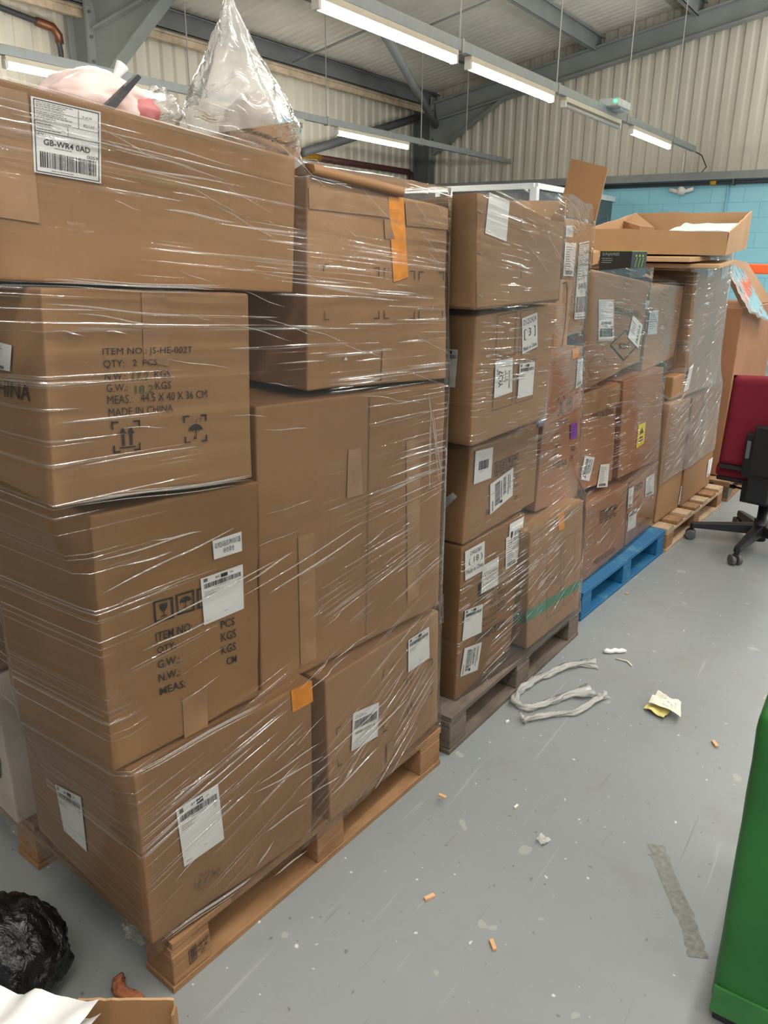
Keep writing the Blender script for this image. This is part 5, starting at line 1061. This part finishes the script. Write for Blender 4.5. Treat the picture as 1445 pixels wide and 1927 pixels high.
mb = MB(); mb.tube([hub+Vector((0, 0, .045)), hub+Vector((0, 0, .16)), hub+Vector((0, 0, .161)), hub+Vector((0, 0, .26))], [.036, .036, .026, .026], 16); mb.build('gas_lift', 'black_plastic', r, True)
bdir = Vector((-.15, -.99, 0)).normalized(); sdir = Vector((bdir.y*-1, bdir.x, 0)).normalized()
sdir = Vector((-bdir.y, bdir.x, 0))        # to the right seen from behind the chair
if sdir.x < 0: sdir = -sdir
bc = hub+bdir*.19+sdir*.02
def bp_(x, y, z): return bc+sdir*x+bdir*y+Vector((0, 0, z))
mb = MB(); mb.box(hub+Vector((0, 0, .315)), (.10, .10, .055), 0, Matrix((sdir, bdir, Vector((0, 0, 1)))).transposed()); mb.build('mechanism', 'black_plastic', r, bevel=.008)
mb = MB(); mb.box(hub-bdir*.05+Vector((0, 0, .43)), (.225, .22, .035), 0, Matrix((sdir, bdir, Vector((0, 0, 1)))).transposed()); mb.build('seat', 'red_fabric', r, bevel=.025)
mb = MB(); mb.box(hub-bdir*.05+Vector((0, 0, .385)), (.215, .21, .012), 0, Matrix((sdir, bdir, Vector((0, 0, 1)))).transposed()); mb.build('seat_pan', 'black_plastic', r, bevel=.008)
mb = MB(); rows = []        # backrest: slim cushion, lightly curved, wider at the bottom
def back_pt(u, v, s):
    x = (u-.5)*2*(.200+.022*(1-v)); z = .452+.490*v+.010*abs(u-.5)*-2*(1 if v > .5 else -1); rr = 1-(max(0, abs(u-.5)*2-.86)/.14)**2; vv = 1-(max(0, abs(v-.5)*2-.9)/.1)**2
    th = .024*max(0, rr*vv)**.5
    return bp_(x, -.03*(1-(2*u-1)**2)+.06*v*.6+th*s, z)
U_ = [i/24 for i in range(25)]; V_ = [j/24 for j in range(25)]
A_ = [[back_pt(u, v, 1) for u in U_] for v in V_]; B_ = [[back_pt(u, v, -1) for u in U_] for v in V_]; mb.grid(A_); mb.grid(B_)
bo = mb.build('backrest', 'red_fabric', r, True); weld(bo, .0008)
mb = MB(); rows = [[bp_(-.205+.41*i/12, -.026*(1-(2*i/12-1)**2)+.028*s, .432+.010*abs(i-6)/6+dzz) for i in range(13)] for s, dzz in ((1, .012), (1, .034), (-1, .034), (-1, .012), (1, .012))]; mb.grid(rows); mb.build('lower_trim', 'black_plastic', r)
RB = Matrix((sdir, bdir, Vector((0, 0, 1)))).transposed()
mb = MB(); mb.box(bp_(.0, .03, .545), (.092, .018, .115), 0, RB); mb.box(bp_(.015, .05, .58), (.066, .02, .125), 0, RB); mb.build('back_support', 'black_plastic', r, bevel=.010)
mb = MB(); mb.box(bp_(-.072, .050, .575), (.010, .004, .045), 0, RB); mb.build('adjuster', 'grey_plastic', r, bevel=.002)
mb = MB(); mb.box(bp_(0, .022, .40), (.055, .022, .085), 0, RB); mb.box(bp_(0, -.06, .335), (.05, .09, .03), 0, RB); mb.build('upright', 'black_plastic', r, bevel=.008)
mb = MB(); mb.tube([hub-sdir*.05+Vector((0, 0, .30)), hub-sdir*.15+bdir*.03+Vector((0, 0, .315))], .006, 8); mb.tube([hub-sdir*.15+bdir*.03+Vector((0, 0, .315)), hub-sdir*.18+bdir*.035+Vector((0, 0, .315))], .011, 8); mb.build('lever', 'black_plastic', r, True)
# ---------------------------------------------------------------- green bin, floor litter
r = thing('green_bin', (.22, 1.66, 0), 'tall green plastic bin at the right edge of the aisle', 'bin')
def gpt(u, v, w): return Vector((-.104+.66*u-(.010*w if u < .5 else -.01*w), 1.355+.55*v, .03+.70*w))
mb = MB(); rounded_prism(mb, gpt, .022, 40, .004, (.66, .55, .70)); go = mb.build('bin_body', 'green_plastic', r, True, fixn=False); weld(go)
mb = MB(); mb.box((.226, 1.63, .016), (.32, .265, .016)); mb.build('bin_base', 'black_plastic', r, bevel=.005)
mb = MB(); mb.box((.226, 1.354, .066), (.325, .003, .034)); mb.build('lower_band', 'green_edge', r, bevel=.0015)
def strand(pts, rad, seed, label, n=18):
    P_ = [Vector(p_) for p_ in pts]; path = []
    for i in range(len(P_)-1):
        p0, p1, p2, p3 = P_[max(0, i-1)], P_[i], P_[i+1], P_[min(len(P_)-1, i+2)]
        for k in range(14):
            t = k/14; path.append(.5*((2*p1)+(p2-p0)*t+(2*p0-5*p1+4*p2-p3)*t*t+(3*p1-p0-3*p2+p3)*t**3))
    path.append(P_[-1]); M_ = len(path)
    mb = MB(); mb.tube(path, [1.0]*M_, n, caps=False)
    for i, v in enumerate(mb.v):
        k, a = i//n, (i % n)/n*6.2832; c = path[k]; d = Vector(v)-c; fl = 1+1.6*max(0, 1-k/9)+1.8*max(0, 1-(M_-1-k)/12)
        r = rad*fl*(.62+.34*math.sin(3*a+k*.23)+.22*math.sin(7*a-k*.31)+.35*nz((k*.16, seed, a*.4), 1.0, seed))
        q = c+Vector((d.x, d.y, 0))*r; z = c.z*.55+d.z*r*.62/(fl**.5); mb.v[i] = (q.x, q.y, max(.0012, z+.004))
    uvs = [((i//n)*.05, (i % n)/n*4+(i//n)*.03) for i in range(len(mb.v))]
    return tag(mb.build('film_strip', 'film_rope', smooth=True, uvs=uvs, fixn=False), label, 'plastic film')
strand([(-.80, 2.63, .012), (-.86, 2.56, .02), (-.905, 2.46, .02), (-.935, 2.36, .016), (-.95, 2.27, .015), (-.925, 2.20, .015), (-.875, 2.20, .016), (-.825, 2.28, .016), (-.79, 2.36, .018), (-.73, 2.42, .018)], .017, 1, 'twisted strip of clear film on the floor, curling beside the second pallet')
strand([(-.69, 2.43, .012), (-.70, 2.38, .016), (-.735, 2.27, .014), (-.79, 2.21, .012), (-.845, 2.14, .016), (-.865, 2.12, .016)], .014, 2, 'straight twisted strip of clear film on the floor, nearest the camera')
def sheetlet(name, quad, mat, label, cat, seed, amp=.012, n=8, uv=False):
    a, b, c, d = [Vector(p_) for p_ in quad]; rows = []
    for j in range(n+1):
        rows.append([])
        for i in range(n+1):
            u, v = i/n, j/n; p_ = (a*(1-u)+b*u)*(1-v)+(d*(1-u)+c*u)*v; p_.z += max(0, amp*(.5+nz((u*2, v*2, seed), 1.3, seed))); rows[-1].append(p_)
    mb = MB(); mb.grid(rows); mb.grid([[p_-Vector((0, 0, .001)) for p_ in q] for q in rows]); return tag(mb.build(name, mat, smooth=True, fixn=False), label, cat), rows
o1, rws = sheetlet('paper_note', [(-.55, 2.43, .004), (-.475, 2.40, .006), (-.465, 2.47, .012), (-.53, 2.50, .006)], 'paper_yellow', 'yellow paper slip under the crumpled note on the floor', 'paper', 2)
o2, rws = sheetlet('paper_note', [(-.54, 2.445, .022), (-.425, 2.42, .016), (-.445, 2.50, .020), (-.53, 2.52, .028)], 'paper_cream', 'crumpled cream note with handwriting on the floor in the aisle', 'paper', 4, .02)
pm = MB()
for k in range(16):
    rng = random.Random(k); i, j = rng.randint(3, 6), rng.randint(2, 6); p_ = rws[j][i]+Vector((0, 0, .0012)); q = rws[j][i+1]+Vector((0, 0, .0012)); d_ = (q-p_); w_ = Vector((-d_.y, d_.x, 0))*.12; pm.poly([p_, p_+d_*.7, p_+d_*.7+w_, p_+w_])
pm.build('handwriting', 'ink_light', o2, fixn=False)
mb = MB(); mb.tube([(-.80, 2.74, .009), (-.79, 2.748, .011), (-.775, 2.755, .009), (-.765, 2.77, .011), (-.752, 2.775, .009), (-.742, 2.786, .010), (-.728, 2.795, .008)], [.006, .010, .0085, .010, .0085, .0095, .005], 10)
tag(mb.build('packing_peanut', 'white_foam', smooth=True), 'white ribbed foam packing peanut on the floor', 'packing foam')
rod('straw_piece', [(-.745, 2.72, .004), (-.70, 2.725, .004), (-.675, 2.70, .004)], .003, 'paper_cream', 'thin pale stalk on the floor beside the foam peanut', 'scrap', 6)
for k, (x, y, s_, mm, lb) in enumerate([(-.885, 1.62, .012, 'wood_chip', 'wood chip on the skid of the nearest pallet'), (-.735, 1.30, .014, 'wood_chip', 'pale wood splinter on the floor right of the nearest pallet'), (-.30, 2.36, .016, 'wood_chip', 'wood chip on the floor beside the green bin'), (-.815, 2.20, .007, 'white_foam', 'white crumb on the floor by the nearer film strip'), (-.905, 2.09, .007, 'white_foam', 'white crumb on the floor by the second pallet'), (-.545, 1.265, .014, 'wood_chip', 'wood splinter on the floor at the bottom of the picture'), (-.90, 3.35, .008, 'wood_chip', 'wood chip on the floor by the blue pallet'), (-.70, 1.72, .008, 'paper_cream', 'pale flake on the bare floor in the aisle')]):
    mb = MB(); z_ = .004 if k else .0205; R_ = Matrix.Rotation(k*1.1, 3, 'Z'); mb.box((x, y, z_), (s_, s_*.35, .0035), 0, R_); tag(mb.build('floor_scrap', mm, bevel=.001), lb, 'scrap')
mb = MB(); rng = random.Random(3); L_ = [Vector((-.33, 1.80, .0007)), Vector((-.27, 1.70, .0007)), Vector((-.19, 1.58, .0007)), Vector((-.15, 1.50, .0007))]
rows = [[], []]
for i in range(25):
    u = i/24*3; k = min(2, int(u)); p_ = L_[k].lerp(L_[k+1], u-k); w = .019+.010*nz((i*.9, 1, 0), 1)+.004*nz((i*2.3, 4, 0), 1)
    rows[0].append(p_+Vector((w, w*.5, 0))); rows[1].append(p_-Vector((w, w*.5, 0)))
mb.grid(rows); tag(mb.build('tape_residue', 'residue', fixn=False), 'strip of dirty tape residue on the floor beside the green bin', 'stain')
# crumpled cellophane flake
o3, _ = sheetlet('cellophane_scrap', [(-.60, 1.63, .002), (-.575, 1.62, .002), (-.565, 1.65, .002), (-.595, 1.66, .002)], 'film_rope', 'small crinkled cellophane scrap on the floor', 'scrap', 9, .012)
# orange clay-like chunk
mb = MB(); mb.tube([(-1.166, .730, .012), (-1.160, .718, .014), (-1.150, .708, .015), (-1.137, .703, .015), (-1.122, .703, .014), (-1.105, .710, .013), (-1.09, .716, .012), (-1.08, .717, .008)], [.008, .013, .014, .013, .014, .014, .012, .004], 22)
for i, v in enumerate(mb.v): p_ = Vector(v); k = .004*nz(p_, 90)+.003*nz(p_, 220); mb.v[i] = (p_.x+k, p_.y+k*.5, max(.001, p_.z+k))
tag(mb.build('clay_lump', 'orange_clay', smooth=True), 'curved crumbly orange lump on the floor by the pallet corner', 'lump')
# black bin bag
def sit(p_, d): return Vector((p_.x, p_.y, max(p_.z, -.098)))
rows, uvs = lump((-1.335, .588, .095), (.122, .115, .118), 3, .15, 72, 48, sit, 2.4)
mb = MB(); mb.grid(rows, 0, True); tag(mb.build('bin_bag', 'black_film', smooth=True, fixn=False), 'shiny black plastic bin bag on the floor at lower left', 'bag')
# open carton at the very front with a white bag in it
r = thing('open_carton', (-1.0, .5, 0), 'open cardboard carton at the bottom left corner of the picture', 'box')
fA, fB = Vector((-1.03, .552, 0)), Vector((-.885, .648, 0)); ex = (fB-fA).normalized(); ey = Vector((ex.y, -ex.x, 0))
mb = MB(); nS = 14; H_ = .222
def edge(u): return H_+.004*nz((u*9, 0, 0), 1.7)-.006*(1-u)
A_ = [[fA.lerp(fB, i/nS)+Vector((0, 0, edge(i/nS)*j/4)) for i in range(nS+1)] for j in range(5)]; k_ = -ey*.005
mb.grid(A_); mb.grid([[p_+k_ for p_ in q] for q in A_]); mb.grid([A_[-1], [p_+k_ for p_ in A_[-1]]], 1); mb.grid([[A_[j][-1] for j in range(5)], [A_[j][-1]+k_ for j in range(5)]], 1); mb.build('side_panel', ['cardboard_a', 'cardboard_edge'], r)
for a, b in ((fA, fA+ey*.30), (fB, fB+ey*.02)):
    mb = MB(); w_ = ex*.005; mb.hexa([a, b, b+w_, a+w_]+[p_+Vector((0, 0, H_-.012)) for p_ in (a, b, b+w_, a+w_)]); mb.build('side_panel', 'cardboard_a', r)
mb = MB(); rows = []
for j in range(15):
    rows.append([])
    for i in range(21):
        u, v = i/20, j/14; p_ = Vector((-1.19, .455, .245)).lerp(Vector((-.968, .558, .252)), u)+Vector((.02+.1*(1-u), -.2, 0))*v; p_.z += (.010*math.sin(u*14+v*5)+.016*nz((u*5, v*5, 4), 1.2))*(1-.4*u)-.03*v-.02*v*u; rows[-1].append(p_)
mb.grid(rows); mb.grid([[p_-Vector((0, 0, .045+.03*nz((p_.x*9, p_.y*9, 0), 1))) for p_ in q] for q in rows]); tag(mb.build('white_poly_bag', 'white_poly', smooth=True, fixn=False), 'crumpled white plastic bag sticking out of the front carton', 'bag')
# clear film puddle by the nearest pallet
rows, uvs = lump((-1.235, .83, .006), (.045, .03, .012), 44, .7, 36, 14, lambda p_, d: Vector((p_.x, p_.y, max(p_.z, -.004))), 2.4)
mb = MB(); mb.grid(rows, 0, True); tag(mb.build('film_scrap', 'bag_film', smooth=True, uvs=uvs, fixn=False), 'small clear film scrap on the floor in front of the nearest pallet', 'scrap')
